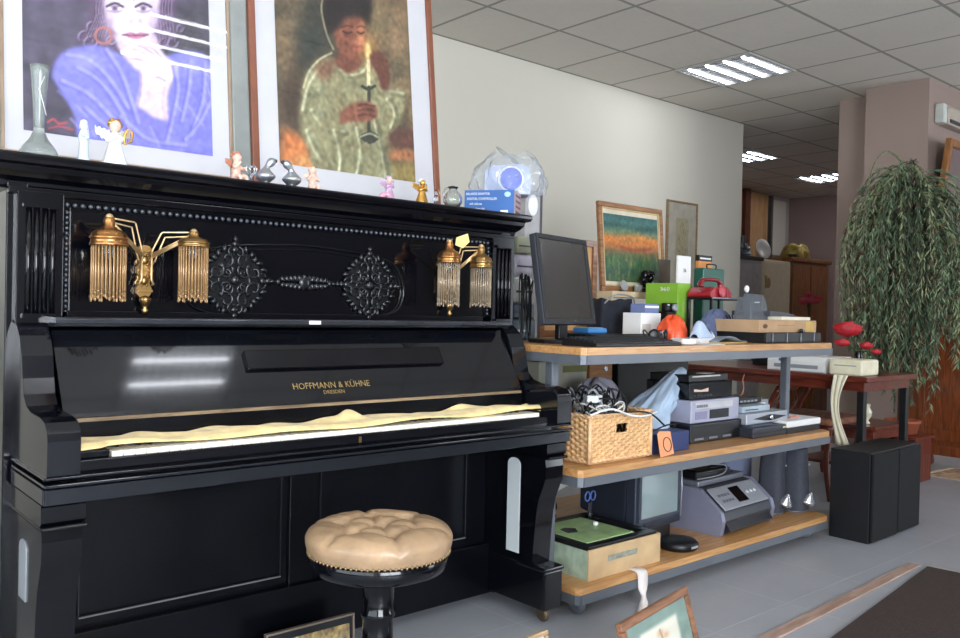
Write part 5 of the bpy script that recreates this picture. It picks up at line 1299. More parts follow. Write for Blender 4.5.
tangle('black_cable_heap', 'heap of black cables piled in and over the wicker basket', 'cables', (lx-.01, ly, Z2+.05), 12, .16, .115, .205, (.0028, .0035, .0045), [CBLK, CBLK, CGRY, CBLK], 3)
t = tangle('white_cable_heap', 'white cables draped over the front of the wicker basket heap', 'cables', (lx, ly-.02, Z2+.15), 6, .15, .12, .055, .0034, [CWHT], 14, amp=.9)
m = MB().tube(bez([(-.20, -.13, .03), (-.10, -.135, .045), (0, -.14, .018), (.08, -.145, .012), (.16, -.13, .02)], 8), .0042, 6); m.build('cable', CWHT, t)
m = MB().tube(bez([(-.16, -.135, .035), (-.02, -.13, .03), (.10, -.14, .02), (.17, -.16, -.03)], 8), .0035, 6); m.build('cable', CBLK, t)
# white multi-socket & adapters in heap
t = thing('power_adapter', 'white plug adapter lying in the cable heap over the basket', 'adapter', (lx-.09, ly-.07, Z2+.21), .4); MB().box((-.03, -.02, 0), (.03, .02, .025)).build('body', WHITE, t, bevel=.005); MB().tube([(.03, 0, .012), (.05, 0, .012)], .003, 6).build('pin', CHROME, t)
t = tangle('cable_heap_rear', 'dark cable coil lying on the middle shelf behind the basket', 'cables', (2.28, 2.36, Z2), 7, .10, .12, .22, .004, [CBLK], 31)
# pale blue bag
t = thing('pale_blue_bag', 'pale blue plastic bag rising to a peak between basket and video recorder', 'bag', (2.675, 2.13, Z2))
rg = np.random.RandomState(6); ph = rg.rand(8)*6
pk = PY(681, 367, 2.13); lean = pk.x-2.675; HB = pk.z-Z2
def bagm(u, v_):
    a = u*2*PI; r = (1-v_)**.75*.125+.017
    r *= 1+.13*math.sin(3*a+ph[0]+5*v_)+.09*math.sin(7*a+ph[1]-6*v_)+.05*math.sin(13*a+ph[2]+9*v_)+.06*math.sin(v_*17+2*a)
    if v_ > .97: r *= .4
    return (lean*v_**1.1 + r*math.cos(a)*1.0 - .03*(1-v_), r*.85*math.sin(a), HB*v_)
MB().grid(bagm, 72, 26, cu=True).build('film', mat('pale_blue_film', 'b9cfe6', .35, var=.08, scale=20, bump=.25, bscale=30, trans=.08), t)
t = thing('grey_sack', 'grey cloth sack lying behind the basket on the middle shelf', 'sack', (2.74, 2.38, Z2+.0)); lumpy(.13, .10, .235, 17, .06, 44, pw=.6).build('cloth', mat('grey_cloth', '93939f', .85, var=.1), t)
# dark blue box and orange card with ring
P = PZ(651, 458, Z2)
t = gadget('blue_carton', 'dark blue carton behind the orange card on the middle shelf', 'carton', 2.525, 1.93, Z2, .235, .16, .075, NAVY, bevel=.003)
MB().tube(bez([(.04, .03, .08), (.09, .0, .105), (.16, .01, .10), (.20, .05, .08)], 6), .003, 6).build('cable', CBLK, t)
P = PZ(676, 461, Z2)
t = thing('orange_card', 'orange card with a printed dark ring leaning on the dark blue carton', 'card', (2.565, 1.886, Z2), math.radians(4)); T = Euler((math.radians(-12), 0, 0)).to_matrix().to_4x4()
MB().prism([(-.045, 0), (.045, .004), (.044, .088), (-.028, .094), (-.043, .085)], 0, .002, 'y', 0, T).build('card', mat('salmon_card', 'e59a6d', .6, var=.05), t)
MB().tube([T @ Vector((.008+.026*math.cos(a), -.002, .042+.026*math.sin(a))) for a in np.linspace(0, 2*PI, 28, endpoint=False)], .0014, 5, closed=True).build('printed_ring', BLK, t)
# silver video recorder with black gear on top
x, w, h = size(690, 747, 401, 2.02, Z2)
zb = PY(690, 424, 2.02).z
t = gadget('black_box', 'flat black device under the lilac grey video recorder', 'device', x-.02, 2.0, Z2, .42, .26, zb-Z2-.001, BLK)
m = MB(); 
for k in range(3): m.box((.03+.1*k, -.002, .012), (.09+.1*k, .0, .02))
m.build('front_trim', SILVERD, t)
VCR = mat('lilac_grey_plastic', 'a4a5b8', .35, .15, var=.05)
hz = PY(690, 401, 2.02).z-zb; wv = .35
t = gadget('video_recorder', 'lilac grey video recorder with dark cassette slot on the middle shelf', 'video recorder', x-.005, 2.01, zb, wv, .26, hz, VCR, bevel=.005)
MB().box((.13, -.002, .014), (.27, .001, hz*.55)).build('cassette_slot', BLK, t, bevel=.001)
MB().box((.03, -.0012, hz*.62), (.30, .001, hz*.9)).build('display_strip', mat('pale_grey_strip', 'bcbcbf', .4), t)
for k in range(5): MB().box((.036+.016*k, -.003, hz*.68), (.048+.016*k, .001, hz*.8)).build('button', SILVERD, t)
MB().box((.03, -.0018, .015), (.11, .001, hz*.5)).build('left_panel', mat('violet_grey', '8583a0', .4), t)
z_ = zb+hz+.001
t = gadget('black_amplifier', 'black hi-fi unit on top of the lilac grey video recorder', 'hi-fi', x+.01, 2.03, z_, .31, .22, .07, BLKG, bevel=.004)
m = MB()
for k in range(6): m.box((.03+.022*k, -.002, .012), (.044+.022*k, .0, .018))
m.build('buttons', DGREY, t); MB().prism([(.03, .032), (.13, .030), (.13, .046), (.08, .038), (.03, .044)], -.002, 0, 'y').build('pale_sticker', mat('pink_white_label', 'd9bfae', .5), t)
t = gadget('upper_player', 'thin black player with a pale label, topmost under the top shelf', 'player', x+.02, 2.04, z_+.0705, .28, .2, .03, BLK, bevel=.003); t.name = 'disc_player'
MB().box((.02, -.002, .020), (.22, 0, .026)).build('label_strip', mat('pale_label', 'c8c5b8', .5), t)
t = thing('paper_label', 'white paper label curling on the topmost black player', 'paper', (x+.16, 2.05, z_+.1015), .2); MB().box((0, 0, 0), (.08, .05, .0012)).build('sheet', PAPER, t); MB().box((.01, .005, .0012), (.07, .01, .0016)).build('text_line', GREYP, t)
# silver-blue disc player with round knob, stacked pieces
x2 = x+wv+.02
zc = Z2
t = gadget('games_console', 'flat dark grey games console at the front of the middle shelf', 'games console', x2-.03, 1.935, zc, .34, .2, .045, mat('charcoal_plastic', '2c2f36', .35), bevel=.006)
MB().box((.0, -.003, .018), (.34, .0, .024)).build('groove', BLK, t); MB().box((.24, -.002, .03), (.28, .0, .036)).build('label', mat('yellow_label', 'c9c49a', .5), t)
MB().box((.02, .02, .045), (.2, .18, .05)).build('lid', mat('slate_lid', '4a5566', .3), t, bevel=.002)
t = gadget('silver_player', 'silver disc player with round centre knob on the dark console', 'disc player', x2-.02, 1.975, zc+.0515, .34, .2, .048, SILVER, bevel=.005)
MB().prism([(.05, .024), (.15, .012), (.19, .010), (.23, .012), (.33, .024), (.23, .034), (.19, .037), (.15, .034)], -.002, 0, 'y').build('dark_band', BLK, t)
MB().lathe([(.011, 0), (.013, .003), (.013, .010), (.009, .012)], 20, M=Mt(.19, 0, .024, PI/2)).build('knob', CHROME, t)
t = gadget('pale_blue_device', 'pale blue grey flat device on top of the silver player', 'device', x2-.01, 2.0, zc+.1005, .22, .18, .028, mat('pale_blue_grey', 'a3b2bd', .4), bevel=.005)
MB().box((.02, -.002, .010), (.12, 0, .014)).build('slot', DGREY, t)
t = gadget('router', 'black router with cable on top of the pale blue grey device', 'router', x2+.04, 2.06, zc+.129, .2, .13, .026, BLK, bevel=.004)
for k in range(5): MB().box((.02+.03*k, -.002, .008), (.04+.03*k, 0, .016)).build('port', GREYP, t)
MB().tube(bez([(.12, .06, .026), (.13, .05, .06), (.12, .05, .10), (.15, .06, .125)], 6), .0025, 6).build('cable', mat('orange_cable', 'c67a5a', .5), t)
t = gadget('grey_module', 'small light grey box right of the black router', 'box', x2+.25, 2.10, Z2+.0, .12, .12, .135, GREYP, bevel=.004)
MB().box((.02, -.001, .11), (.09, 0, .12)).build('label', PAPER, t)
t = gadget('white_device', 'long white topped device with black underside at the right end of the middle shelf', 'device', 3.50, 1.93, Z2, .29, .2, .026, BLK, rz=math.radians(0), bevel=.003)
MB().box((-.004, -.004, .0265), (.294, .2, .056)).build('white_top', WHITE, t, bevel=.006)
for k in range(2): MB().box((.12+.05*k, .05, .056), (.14+.05*k, .07, .062)).build('connector', mat('coral_plug', 'd98a78', .4), t)
# boxes at the back of the middle shelf, just under the top shelf
t = gadget('wooden_crate', 'brown wooden box seen through the middle shelf behind the cables', 'crate', 2.93, 2.60, Z2, .16, .2, .31, wood('crate_wood', 'a8733f', '7c5129', .5), bevel=.003); MB().box((.10, -.004, .25), (.12, 0, .27)).build('latch', CHROME, t)
t = gadget('black_suitcase', 'large black case filling the back of the middle shelf', 'case', 3.11, 2.58, Z2, .56, .22, .33, mat('black_case_vinyl', '101012', .5), bevel=.006); MB().box((.0, -.002, .28), (.56, 0, .29)).build('gold_line', mat('dull_gold', '8d8550', .4, .5), t)
t = gadget('grey_carton', 'pale grey green carton at the left back of the middle shelf', 'carton', 2.60, 2.60, Z2, .31, .2, .30, mat('sage_card', 'a4a698', .6), bevel=.002); MB().box((.15, -.001, .25), (.31, 0, .28)).build('stripe', mat('olive_stripe', '6c6e3c', .5), t)

# ---------------- bottom shelf
P = PZ(592, 580, Z3)
t = thing('cardboard_tray', 'open cardboard box holding a black tray, left end of the bottom shelf', 'box', (2.165, 1.905, Z3))
cw, cd, chh = .395, .36, .105
LWOOD = mat('printed_card', 'bda078', .75, var=.15, scale=10); GREENP = mat('green_marbled_card', '9fb09a', .6, var=.25, scale=24)
MB().box((0, 0, 0), (cw, .006, chh)).build('front_side', LWOOD, t); MB().box((0, .006, 0), (.006, cd, chh-.005)).build('left_side', GREENP, t)
MB().box((cw-.006, .006, 0), (cw, cd, chh)).build('right_side', LWOOD, t); MB().box((.006, cd-.006, 0), (cw-.006, cd, chh)).build('back_side', LWOOD, t); MB().box((.006, .006, 0), (cw-.006, cd-.006, .004)).build('bottom', CARD, t)
MB().box((.10, -.0008, .052), (.26, 0, .072)).build('faded_print', mat('blue_grey_ink', '8a8c7e', .8, var=.3, scale=60), t)
t = thing('black_tray', 'black rimmed tray with a green sheet set into the cardboard box', 'tray', (2.175, 1.915, Z3+.078))
m = MB()
for a, b in (((0, 0, 0), (.375, .35, .006)), ((0, 0, .006), (.375, .035, .035)), ((0, .315, .006), (.375, .35, .035)), ((0, .035, .006), (.035, .315, .035)), ((.34, .035, .006), (.375, .315, .035))): m.box(a, b)
m.build('tray_shell', BLK, t, bevel=.002)
MB().box((.04, .045, .0065), (.30, .31, .034)).build('green_packet', mat('pale_green_print', '9dbb83', .4, var=.25, scale=14), t, bevel=.003)
MB().prism([(.08, .17), (.12, .16), (.15, .20), (.12, .23), (.09, .22)], .0345, .036, 'z').build('dark_motif', DGREY, t)
MB().ell((.25, .19, .04), (.012, .01, .008)).build('white_knob', WHITE, t)
t = thing('ribbon', 'white ribbon hanging from the bottom shelf to the floor', 'ribbon', (2.38, 1.866, 0))
P_ = [(0, .036, Z3+.004), (0, .005, Z3+.004), (.002, -.006, Z3-.01), (.0, -.010, .06), (-.02, -.03, .022), (-.07, -.06, .006), (-.115, -.07, .004)]
C_ = bez(P_, 8); m = MB(); N_ = len(C_); m.grid(lambda u, v_: tuple(C_[min(N_-1, int(v_*(N_-1)+.5))] + Vector(((u-.5)*.040*(1-.75*math.exp(-((v_-.62)/.08)**2)), (u-.5)*-.012, (u-.5)*.006))), 3, N_); m.build('band', mat('white_ribbon', 'd9d0cc', .6), t, solid=.0012); t.location = (2.40, 1.866, 0)
# papers, roll, scissors behind
t = gadget('brown_parcel', 'brown paper parcel at the back left of the bottom shelf', 'parcel', 2.17, 2.38, Z3, .30, .22, .25, mat('parcel_paper', 'a98c6a', .75, var=.2, scale=14), bevel=.012); MB().box((.0, -.001, .18), (.3, .0, .2)).build('tape', mat('tape_tan', 'c2b49a', .5), t)
t = thing('paper_roll', 'white paper roll end lying in front of the brown parcel', 'roll', (2.19, 2.31, Z3)); MB().tube([(0, 0, .16), (.30, .01, .23)], .017, 12).build('roll', PAPER, t); MB().tube([(0, .0, .0), (0, .0, .16)], .012, 8).build('support', BLK, t)
t = thing('black_roll', 'black cylinder with a cream band behind the cardboard box', 'cylinder', (2.20, 2.26+.05, Z3)); t.name = 'black_cylinder'; t.location = (2.185, 2.335, Z3); MB().tube([(0, -.03, .135), (.22, -.03, .150)], .02, 14).build('barrel', BLK, t); MB().tube([(.01, -.03, .1355), (.035, -.03, .1375)], .0215, 14).build('band', CREAM, t); MB().box((.0, -.045, 0), (.22, -.015, .118)).build('base', BLKR, t)
t = thing('scissors', 'scissors with blue handles standing beside the television', 'scissors', (2.50, 2.20, Z3))
for q in (-1, 1): MB().tube([(q*.016+.014*math.cos(a), 0, .195+.018*math.sin(a)) for a in np.linspace(0, 2*PI, 16, endpoint=False)], .0035, 6, closed=True).build('handle', mat('blue_handle', '4b66a8', .3), t)
MB().prism([(-.006, 0), (.006, 0), (.010, .17), (-.010, .17)], -.002, .002, 'y').build('blades', CHROME, t); MB().box((-.03, -.02, 0), (.03, .02, .10)).build('holder', BLK, t, bevel=.004)
# television
tv = thing('television', 'small dark grey tube television on the bottom shelf', 'television', (2.78, 2.08, Z3), math.radians(3))
TVM = mat('slate_tv_plastic', '2c323f', .4, var=.08)
m = MB().box((-.16, 0, .055), (.16, .05, .325)); m.build('front_housing', TVM, tv, bevel=.008, seg=3)
m = MB(); m.add([(-.155, .05, .06), (.155, .05, .06), (.155, .05, .32), (-.155, .05, .32), (-.10, .33, .085), (.10, .33, .085), (.10, .33, .27), (-.10, .33, .27)], [(0, 3, 2, 1), (4, 5, 6, 7), (0, 1, 5, 4), (1, 2, 6, 5), (2, 3, 7, 6), (3, 0, 4, 7)]); m.build('rear_housing', TVM, tv, bevel=.012, seg=3)
def crt(u, v_): return ((-.128+.256*u), -.004-.008*math.sin(PI*u)*math.sin(PI*v_), .105+.195*v_)
MB().grid(crt, 20, 16).build('screen', mat('grey_green_screen', '8b9c9d', .12, coat=.6, var=.04, scale=2), tv)
m = MB()
for a, b in (((-.145, -.008, .09), (.145, .002, .105)), ((-.145, -.008, .30), (.145, .002, .315)), ((-.145, -.008, .105), (-.128, .002, .30)), ((.128, -.008, .105), (.145, .002, .30))): m.box(a, b)
m.build('screen_surround', mat('tv_surround', '3b414c', .35), tv, bevel=.003)
MB().tube([(.152, -.004, .08), (.155, -.006, .19), (.152, -.004, .31)], .003, 8).build('silver_trim', SILVER, tv)
MB().box((-.10, -.004, .060), (.12, .002, .082)).build('control_flap', mat('tv_flap', '20252f', .3), tv, bevel=.002)
MB().box((-.12, .02, 0), (.12, .24, .055)).build('stand', BLK, tv, bevel=.008)
t = thing('round_base', 'black round plastic base in front of the television', 'base', (2.765, 1.975, Z3)); MB().lathe([(.004, 0), (.072, 0), (.08, .008), (.08, .024), (.070, .034), (.03, .038), (.004, .038)], 32, rf=lambda a, z: 1).build('body', BLK, t); MB().box((-.02, -.0815, .014), (.02, -.078, .022)).build('badge', SILVER, t)
# printer
pr = thing('inkjet_printer', 'grey multifunction printer with silver control panel on the bottom shelf', 'printer', (3.045, 1.965, Z3), math.radians(3))
PLIL = mat('printer_lilac_grey', '84869a', .3, .2, var=.05); PDK = mat('printer_dark', '33353d', .35, var=.08)
side = [(0, .0), (-.01, .06), (.0, .095), (.10, .175), (.33, .19), (.345, .02), (.33, 0)]
m = MB().prism(side, 0, .425, 'x'); m.build('body', PDK, pr, bevel=.008, seg=3)
for q, nm in ((-.012, 'left_cheek'), (.413, 'right_cheek')):
    MB().prism([(y*1.03-.006, z*1.03) for y, z in side], q, q+.024, 'x').build('side_cheek', PLIL, pr, bevel=.009, seg=3)
T = Matrix.Translation((0, -.002, .098)) @ Euler((math.atan2(.08, .10), 0, 0)).to_matrix().to_4x4()
MB().box((.03, 0, .0), (.40, .118, .008), 0, T).build('control_panel', SILVER, pr, bevel=.004)
MB().box((.17, .02, .0085), (.25, .10, .011), 0, T).build('display', BLKG, pr, bevel=.002)
for k in range(4):
    for j in range(2): MB().box((.06+.024*k, .035+.03*j, .0085), (.074+.024*k, .047+.03*j, .011), 0, T).build('button', SILVERD, pr)
for k in range(3): MB().lathe([(.008, 0), (.008, .003)], 14, M=T @ Mt(.285+.032*k, .06, .0085)).build('round_button', WHITE, pr)
MB().box((.02, .12, .178), (.405, .335, .205)).build('scanner_lid', SILVERD, pr, bevel=.008, seg=3)
MB().box((.05, .15, .205), (.36, .19, .209)).build('lid_slot', BLK, pr)
MB().prism([(-.03, .02), (-.018, .012), (.02, .012), (.02, .05), (-.004, .058)], .03, .395, 'x').build('paper_door', mat('printer_door', '26272d', .3), pr, bevel=.004)
t = thing('scanner', 'black flat scanner with pale wire resting on the television and printer', 'scanner', (2.98, 2.18, Z3+.207)); t.location = (3.06, 2.10, Z3+.2095)
MB().box((.0, 0, 0), (.26, .19, .03)).build('body', BLK, t, bevel=.005); MB().box((.01, .01, .03), (.25, .18, .035)).build('lid', BLKG, t, bevel=.003); MB().tube(bez([(-.0, -.006, .004), (.12, -.01, .004), (.20, -.008, .012), (.22, .0, .04), (.18, .05, .042)], 8), .003, 6).build('wire', CGRY, t)
t['label'] = 'black flat scanner with a pale wire lying on the printer lid'
# computer speakers and a pale panel
SPK = mat('speaker_cloth_grey', '3f424b', .8, var=.15, scale=80)
def pcspk(x, y, rz, label):
    t = thing('computer_speaker', label, 'speaker', (x, y, Z3), rz, 'grey computer speakers')
    def f(u, v_):
        a = u*2*PI; w = .058*(1-.25*v_**2); d = .06*(1-.2*v_)
        c, s = math.cos(a), math.sin(a); return (w*abs(c)**.6*(1 if c > 0 else -1), d*abs(s)**.6*(1 if s > 0 else -1), .012+.285*v_)
    m = MB().grid(f, 36, 14, cu=True); m.add([f(k/36, 1) for k in range(36)], [tuple(range(36))]); m.build('cabinet', SPK, t)
    MB().lathe([(.05, 0), (.055, .004), (.05, .012), (.02, .014)], 28).build('foot', SILVERD, t)
    m = MB().lathe([(.036, 0), (.034, .012), (.016, .035), (.010, .05), (.001, .055)], 28, M=Mt(0, -.060, .048, .35)); m.build('silver_horn', mat('polished_silver', 'cfd3dc', .2, .8, var=.05), t)
    MB().lathe([(.004, 0), (.005, .003)], 10, M=Mt(.012, -.058, .225, PI/2)).build('power_light', WHITE, t)
    return t
pcspk(3.615, 2.065, .15, 'left grey computer speaker with silver horn, nearest the printer'); pcspk(3.745, 2.02, .1, 'right grey computer speaker with silver horn, at the shelf end')
t = gadget('blue_grey_panel', 'blue grey flat panel standing behind the printer', 'panel', 3.50, 2.24, Z3, .23, .03, .325, mat('blue_grey_panel', '7f88a6', .5, var=.05), bevel=.004); MB().box((.02, -.002, .02), (.21, 0, .28)).build('inset', mat('blue_grey_inset', '8790ae', .5), t)
tangle('floor_cables', 'loose pale cables on the floor under the right end of the shelving', 'cables', (3.62, 2.10, 0), 4, .13, .08, .03, .004, [CGRY, CWHT, mat('pink_cable', 'b58d86', .5)], 41)
# ================================================================ FLOOR-STANDING LOUDSPEAKERS
SPB = mat('black_ash_vinyl', '0f1013', .5, var=.25, scale=20, stretch=(1, 1, .2)); GRL = mat('black_speaker_grille', '0b0c0f', .9, var=.3, scale=200, bump=.3, bscale=400)
def spk(x, y, rz, label, w=.275, d=.20, h=.415):
    t = thing('loudspeaker', label, 'loudspeaker', (x, y, 0), rz, 'black floor loudspeakers')
    MB().box((0, .014, 0), (w, d, h)).build('cabinet', SPB, t, bevel=.003)
    MB().box((.006, 0, .008), (w-.006, .0135, h-.008)).build('grille', GRL, t, bevel=.005, seg=3)
    return t
spk(3.845, 1.70, 0, 'black loudspeaker on the floor touching the right end of the shelving'); spk(4.128, 1.705, math.radians(1.5), 'black loudspeaker on the floor nearest the hanging plant, right one of the pair')

# ================================================================ MIDDLE GROUND
RW = wood('red_mahogany', '7a3423', '4a1c14', .3, axis=1, coat=.4); RWZ = wood('red_mahogany_upright', '7a3423', '4a1c14', .3, axis=2, coat=.4)
ct = thing('console_table', 'dark red wooden table with black legs behind the right end of the shelving', 'table', (4.36, 1.97, 0))
MB().box((0, 0, .69), (.62, 1.35, .72)).build('table_top', RW, ct, bevel=.006, seg=3)
MB().box((.03, .03, .64), (.59, 1.32, .69)).build('apron', RW, ct, bevel=.003)
for x in (.03, .55):
    for y in (.03, 1.28): MB().box((x, y, 0), (x+.038, y+.038, .64)).build('leg', BLK, ct, bevel=.003)
t = thing('curved_chair', 'dark wooden chair with curved back standing behind the table leg', 'chair', (4.62, 2.75, 0)) 
t.location = (4.56, 2.45, 0)
for x in (0, .36):
    MB().tube(bez([(x, -.20, 0), (x, -.17, .22), (x, -.19, .42)], 6), .016, 8).build('leg', RWZ, t)
    MB().tube(bez([(x, .20, 0), (x, .17, .25), (x, .20, .45), (x, .13, .60)], 6), .017, 8).build('leg', RWZ, t)
MB().box((-.02, -.21, .42), (.38, .20, .46)).build('seat', mat('tapestry_seat', '8a5a46', .9, var=.5, scale=40), t, bevel=.015, seg=3)
MB().tube(bez([(0, .13, .60), (.09, .14, .62), (.18, .14, .60), (.27, .14, .62), (.36, .13, .60)], 6), .018, 8).build('top_rail', RW, t)
MB().tube(bez([(.12, .19, .45), (.08, .17, .52), (.16, .15, .60)], 6), .010, 8).build('splat', RWZ, t)
MB().tube(bez([(.24, .19, .45), (.28, .17, .52), (.20, .15, .60)], 6), .010, 8).build('splat', RWZ, t)
# things on the console table
wp = thing('white_printer', 'white printer on the dark red table', 'printer', (4.40, 2.22, .7205))
MB().prism([(0, 0), (0, .06), (.03, .085), (.30, .085), (.32, .0)], 0, .34, 'y').build('body', WHITE, wp, bevel=.01, seg=3); MB().box((-.002, .04, .02), (.01, .30, .04)).build('paper_slot', GREYP, wp, bevel=.001)
MB().box((-.003, .25, .055), (.004, .27, .07)).build('button', mat('blue_button', '5a7ec0', .3), wp)
t = thing('cream_box', 'cream plastic box on the table corner beside the white printer', 'box', (4.38, 2.01, .7205)); MB().box((0, 0, 0), (.2, .18, .085)).build('body', mat('cream_plastic', 'e2dcc0', .5), t, bevel=.012, seg=3); MB().box((-.001, .03, .05), (.003, .15, .055)).build('groove', GREYP, t)
t = thing('cream_scarf', 'cream cloth hanging from the table edge in front of the dark leg', 'cloth', (4.352, 2.10, 0))
m = MB().grid(lambda u, v_: (-.012-.02*math.sin(v_*3)-.006*math.sin(u*14+v_*4), (u-.5)*.075*(1-.45*math.sin(v_*PI))+.02*math.sin(v_*4), .725-.37*v_), 14, 20); m.build('cloth', mat('cream_cloth', 'ddd6bd', .85, var=.06), t, solid=.006)
t = thing('black_cloth', 'black draped cloth on the far end of the dark red table', 'cloth', (4.84, 2.74, .7205)); lumpy(.12, .16, .10, 23, .07, 40, pw=.5).build('cloth', mat('black_fabric', '15161a', .9), t)
lt = thing('low_table', 'low dark red coffee table behind the black loudspeakers', 'table', (5.0, 2.2, 0))
MB().box((0, 0, .36), (.44, .56, .385)).build('table_top', RW, lt, bevel=.006, seg=3); MB().box((.03, .03, .30), (.41, .53, .36)).build('apron', RW, lt, bevel=.003); MB().box((.04, .04, .12), (.40, .52, .14)).build('lower_shelf', RW, lt, bevel=.003)
for x in (.02, .37):
    for y in (.02, .49): MB().lathe([(.018, 0), (.026, .05), (.018, .12), (.024, .2), (.02, .30)], 14, M=Mt(x+.02, y+.02, 0)).build('leg', RWZ, lt)
PORW = mat('ivory_ceramic', 'dcd8bc', .25, coat=.4)
t = thing('ivory_dish', 'ivory ceramic dish at the end of the hanging cream cloth', 'dish', (5.12, 2.60, .3855)); MB().lathe([(.03, 0), (.075, .006), (.085, .028), (.078, .028), (.06, .010), (.002, .008)], 24).build('body', PORW, t)
t = thing('ivory_vase', 'small ivory ceramic vase with leaf handles on the low table', 'vase', (5.13, 2.33, .3855)); MB().lathe([(.03, 0), (.032, .006), (.022, .02), (.040, .05), (.042, .075), (.028, .10), (.034, .118), (.029, .118), (.02, .10), (.002, .08)], 24).build('body', PORW, t)
for q in (-1, 1): MB().tube(bez([(q*.026, 0, .105), (q*.055, 0, .115), (q*.062, 0, .085), (q*.042, 0, .06)], 6), .005, 8).build('handle', PORW, t)
# red roses in a vase
RED2 = mat('red_petal', 'b3202a', .55, var=.25, scale=30)
def rose(mb, c, r):
    for k, (q, h) in enumerate(((1., .55), (.8, .75), (.6, .9), (.4, 1.), (.2, 1.05))):
        mb.lathe([(r*.12, -r*.5), (r*q*.75, -r*.3), (r*q, r*.1*h), (r*q*.92, r*.45*h), (r*q*.99, r*.55*h)], 24, M=Mt(*c, .12*k, .1, k*1.1), rf=lambda a, z: 1+.14*math.sin(3*a+k)*(z+r*.5)/r+.05*math.sin(8*a))
t = thing('rose_vase', 'dark vase of large red artificial roses behind the shelf end', 'flowers', (4.62, 2.02, .7205)); t.location = (4.50, 2.19+.42, .7205)
t.location = (4.66, 2.16, .7205)
MB().lathe([(.03, 0), (.038, .02), (.03, .07), (.018, .11), (.022, .12), (.016, .12), (.002, .10)], 20).build('vase', BLKG, t)
heads = [PX(847, 330, 4.66), PX(842, 343, 4.66), PX(866, 346, 4.62), PX(876, 352, 4.60)]
for hp, r in zip(heads, (.075, .04, .035, .025)):
    L_ = hp - Vector(t.location); m = MB(); rose(m, L_, r); m.build('rose', RED2, t, solid=.0015)
    MB().tube(bez([(0, 0, .09), (L_.x*.4, L_.y*.4, .06+L_.z*.5), L_ - Vector((0, 0, .01))], 6), .003, 6).build('stem', mat('dark_green_stem', '38492c', .6), t)

# ================================================================ BIG WEEPING PLANT
PX_, PY_ = 5.60, 2.30
pl_ = thing('plant_plinth', 'low wooden plinth under the weeping plant', 'plinth', (PX_-.13, PY_-.13, 0)); MB().box((0, 0, .0), (.26, .26, .27)).build('box', RWZ, pl_, bevel=.004); MB().box((-.015, -.015, .27), (.275, .275, .29)).build('top', RW, pl_, bevel=.004)
pt = thing('weeping_plant', 'large weeping artificial willow plant in a terracotta pot beside the mauve pillar', 'plant', (PX_, PY_, .2905))
MB().lathe([(.06, 0), (.085, .006), (.10, .07), (.108, .072), (.108, .09), (.098, .09), (.09, .07), (.002, .066)], 28).build('pot', mat('terracotta', 'a5583c', .8, var=.12), pt)
TR = mat('brown_bark', '4d3a2b', .8, var=.3, scale=40)
m = MB(); rg = random.Random(12)
for k in range(3): m.tube(bez([(.02*math.cos(k*2), .02*math.sin(k*2), .06), (.03*math.cos(k*2+1), .03*math.sin(k*2+1), .6), (.02*math.cos(k*2+2), .02*math.sin(k*2+2), 1.1), (.05*math.cos(k*2.2), .05*math.sin(k*2.2), 1.62)], 8), lambda q: .013-.006*q, 8)
m.build('trunk', TR, pt)
LF = [mat('leaf_green', '6c8264', .6, var=.3, scale=9), mat('leaf_olive', '8b9570', .6, var=.25, scale=9), mat('leaf_dark', '42553f', .65, var=.3, scale=9), mat('leaf_russet', '6a4a3c', .65, var=.3)]
fo = MB(); stems = MB()
import mathutils
cr = Vector((.7556, -.6547, 0)); cf = Vector((.655, .7555, 0))
def leaf(p, d, L, w, mi, rg):
    d = d.normalized(); s = d.cross(Vector((rg.uniform(-1, 1), rg.uniform(-1, 1), rg.uniform(-.5, .5))))
    if s.length < .05: return
    s.normalize(); n = d.cross(s)*w*.5
    fo.add([p, p+d*L*.4+s*w+n, p+d*L, p+d*L*.4-s*w+n], [(0, 1, 2), (0, 2, 3)], mi, True)
for k in range(330):
    a = rg.uniform(0, 2*PI); big = rg.random()
    z0 = rg.uniform(1.30, 1.64) if k < 200 else rg.uniform(.65, 1.4)
    R = rg.uniform(.08, .37)*(1.0 if z0 > 1.2 else .9)
    start = Vector((rg.uniform(-.05, .05), rg.uniform(-.05, .05), z0))
    out = Vector((math.cos(a), math.sin(a), 0))
    lat = out.dot(cr)
    drop = rg.uniform(.6, 1.3) if k < 200 else rg.uniform(.3, .55)
    LL = lat*R*1.05
    zend = min(z0-.25, max(.10 + max(0, -LL)*1.5 + max(0, LL)*2.7 + rg.uniform(0, .12), z0-drop))
    P = bez([start, start+out*R*.45+Vector((0, 0, rg.uniform(.02, .09) if z0 > 1.5 else .03)), start+out*R*.95+Vector((0, 0, -.08)), Vector((start.x+out.x*R*1.1, start.y+out.y*R*1.1, (z0+zend)/2)), Vector((start.x+out.x*R*(1.0+rg.uniform(-.1, .1)), start.y+out.y*R, zend))], 9)
    stems.tube(P[::2], .0016, 4)
    base = rg.choice([0, 0, 1, 1, 2, 0]) 
    for i in range(5, len(P)-1):
        d0 = (P[i+1]-P[i]); d0.normalize()
        for j in range(3):
            q = P[i]+(P[i+1]-P[i])*rg.random()
            dd = d0*1.0+Vector((rg.uniform(-.7, .7), rg.uniform(-.7, .7), rg.uniform(-.5, .15)))
            leaf(q, dd, rg.uniform(.035, .068), rg.uniform(.0032, .0056), base if rg.random() < .7 else rg.choice([0, 1, 2, 2, 3]), rg)
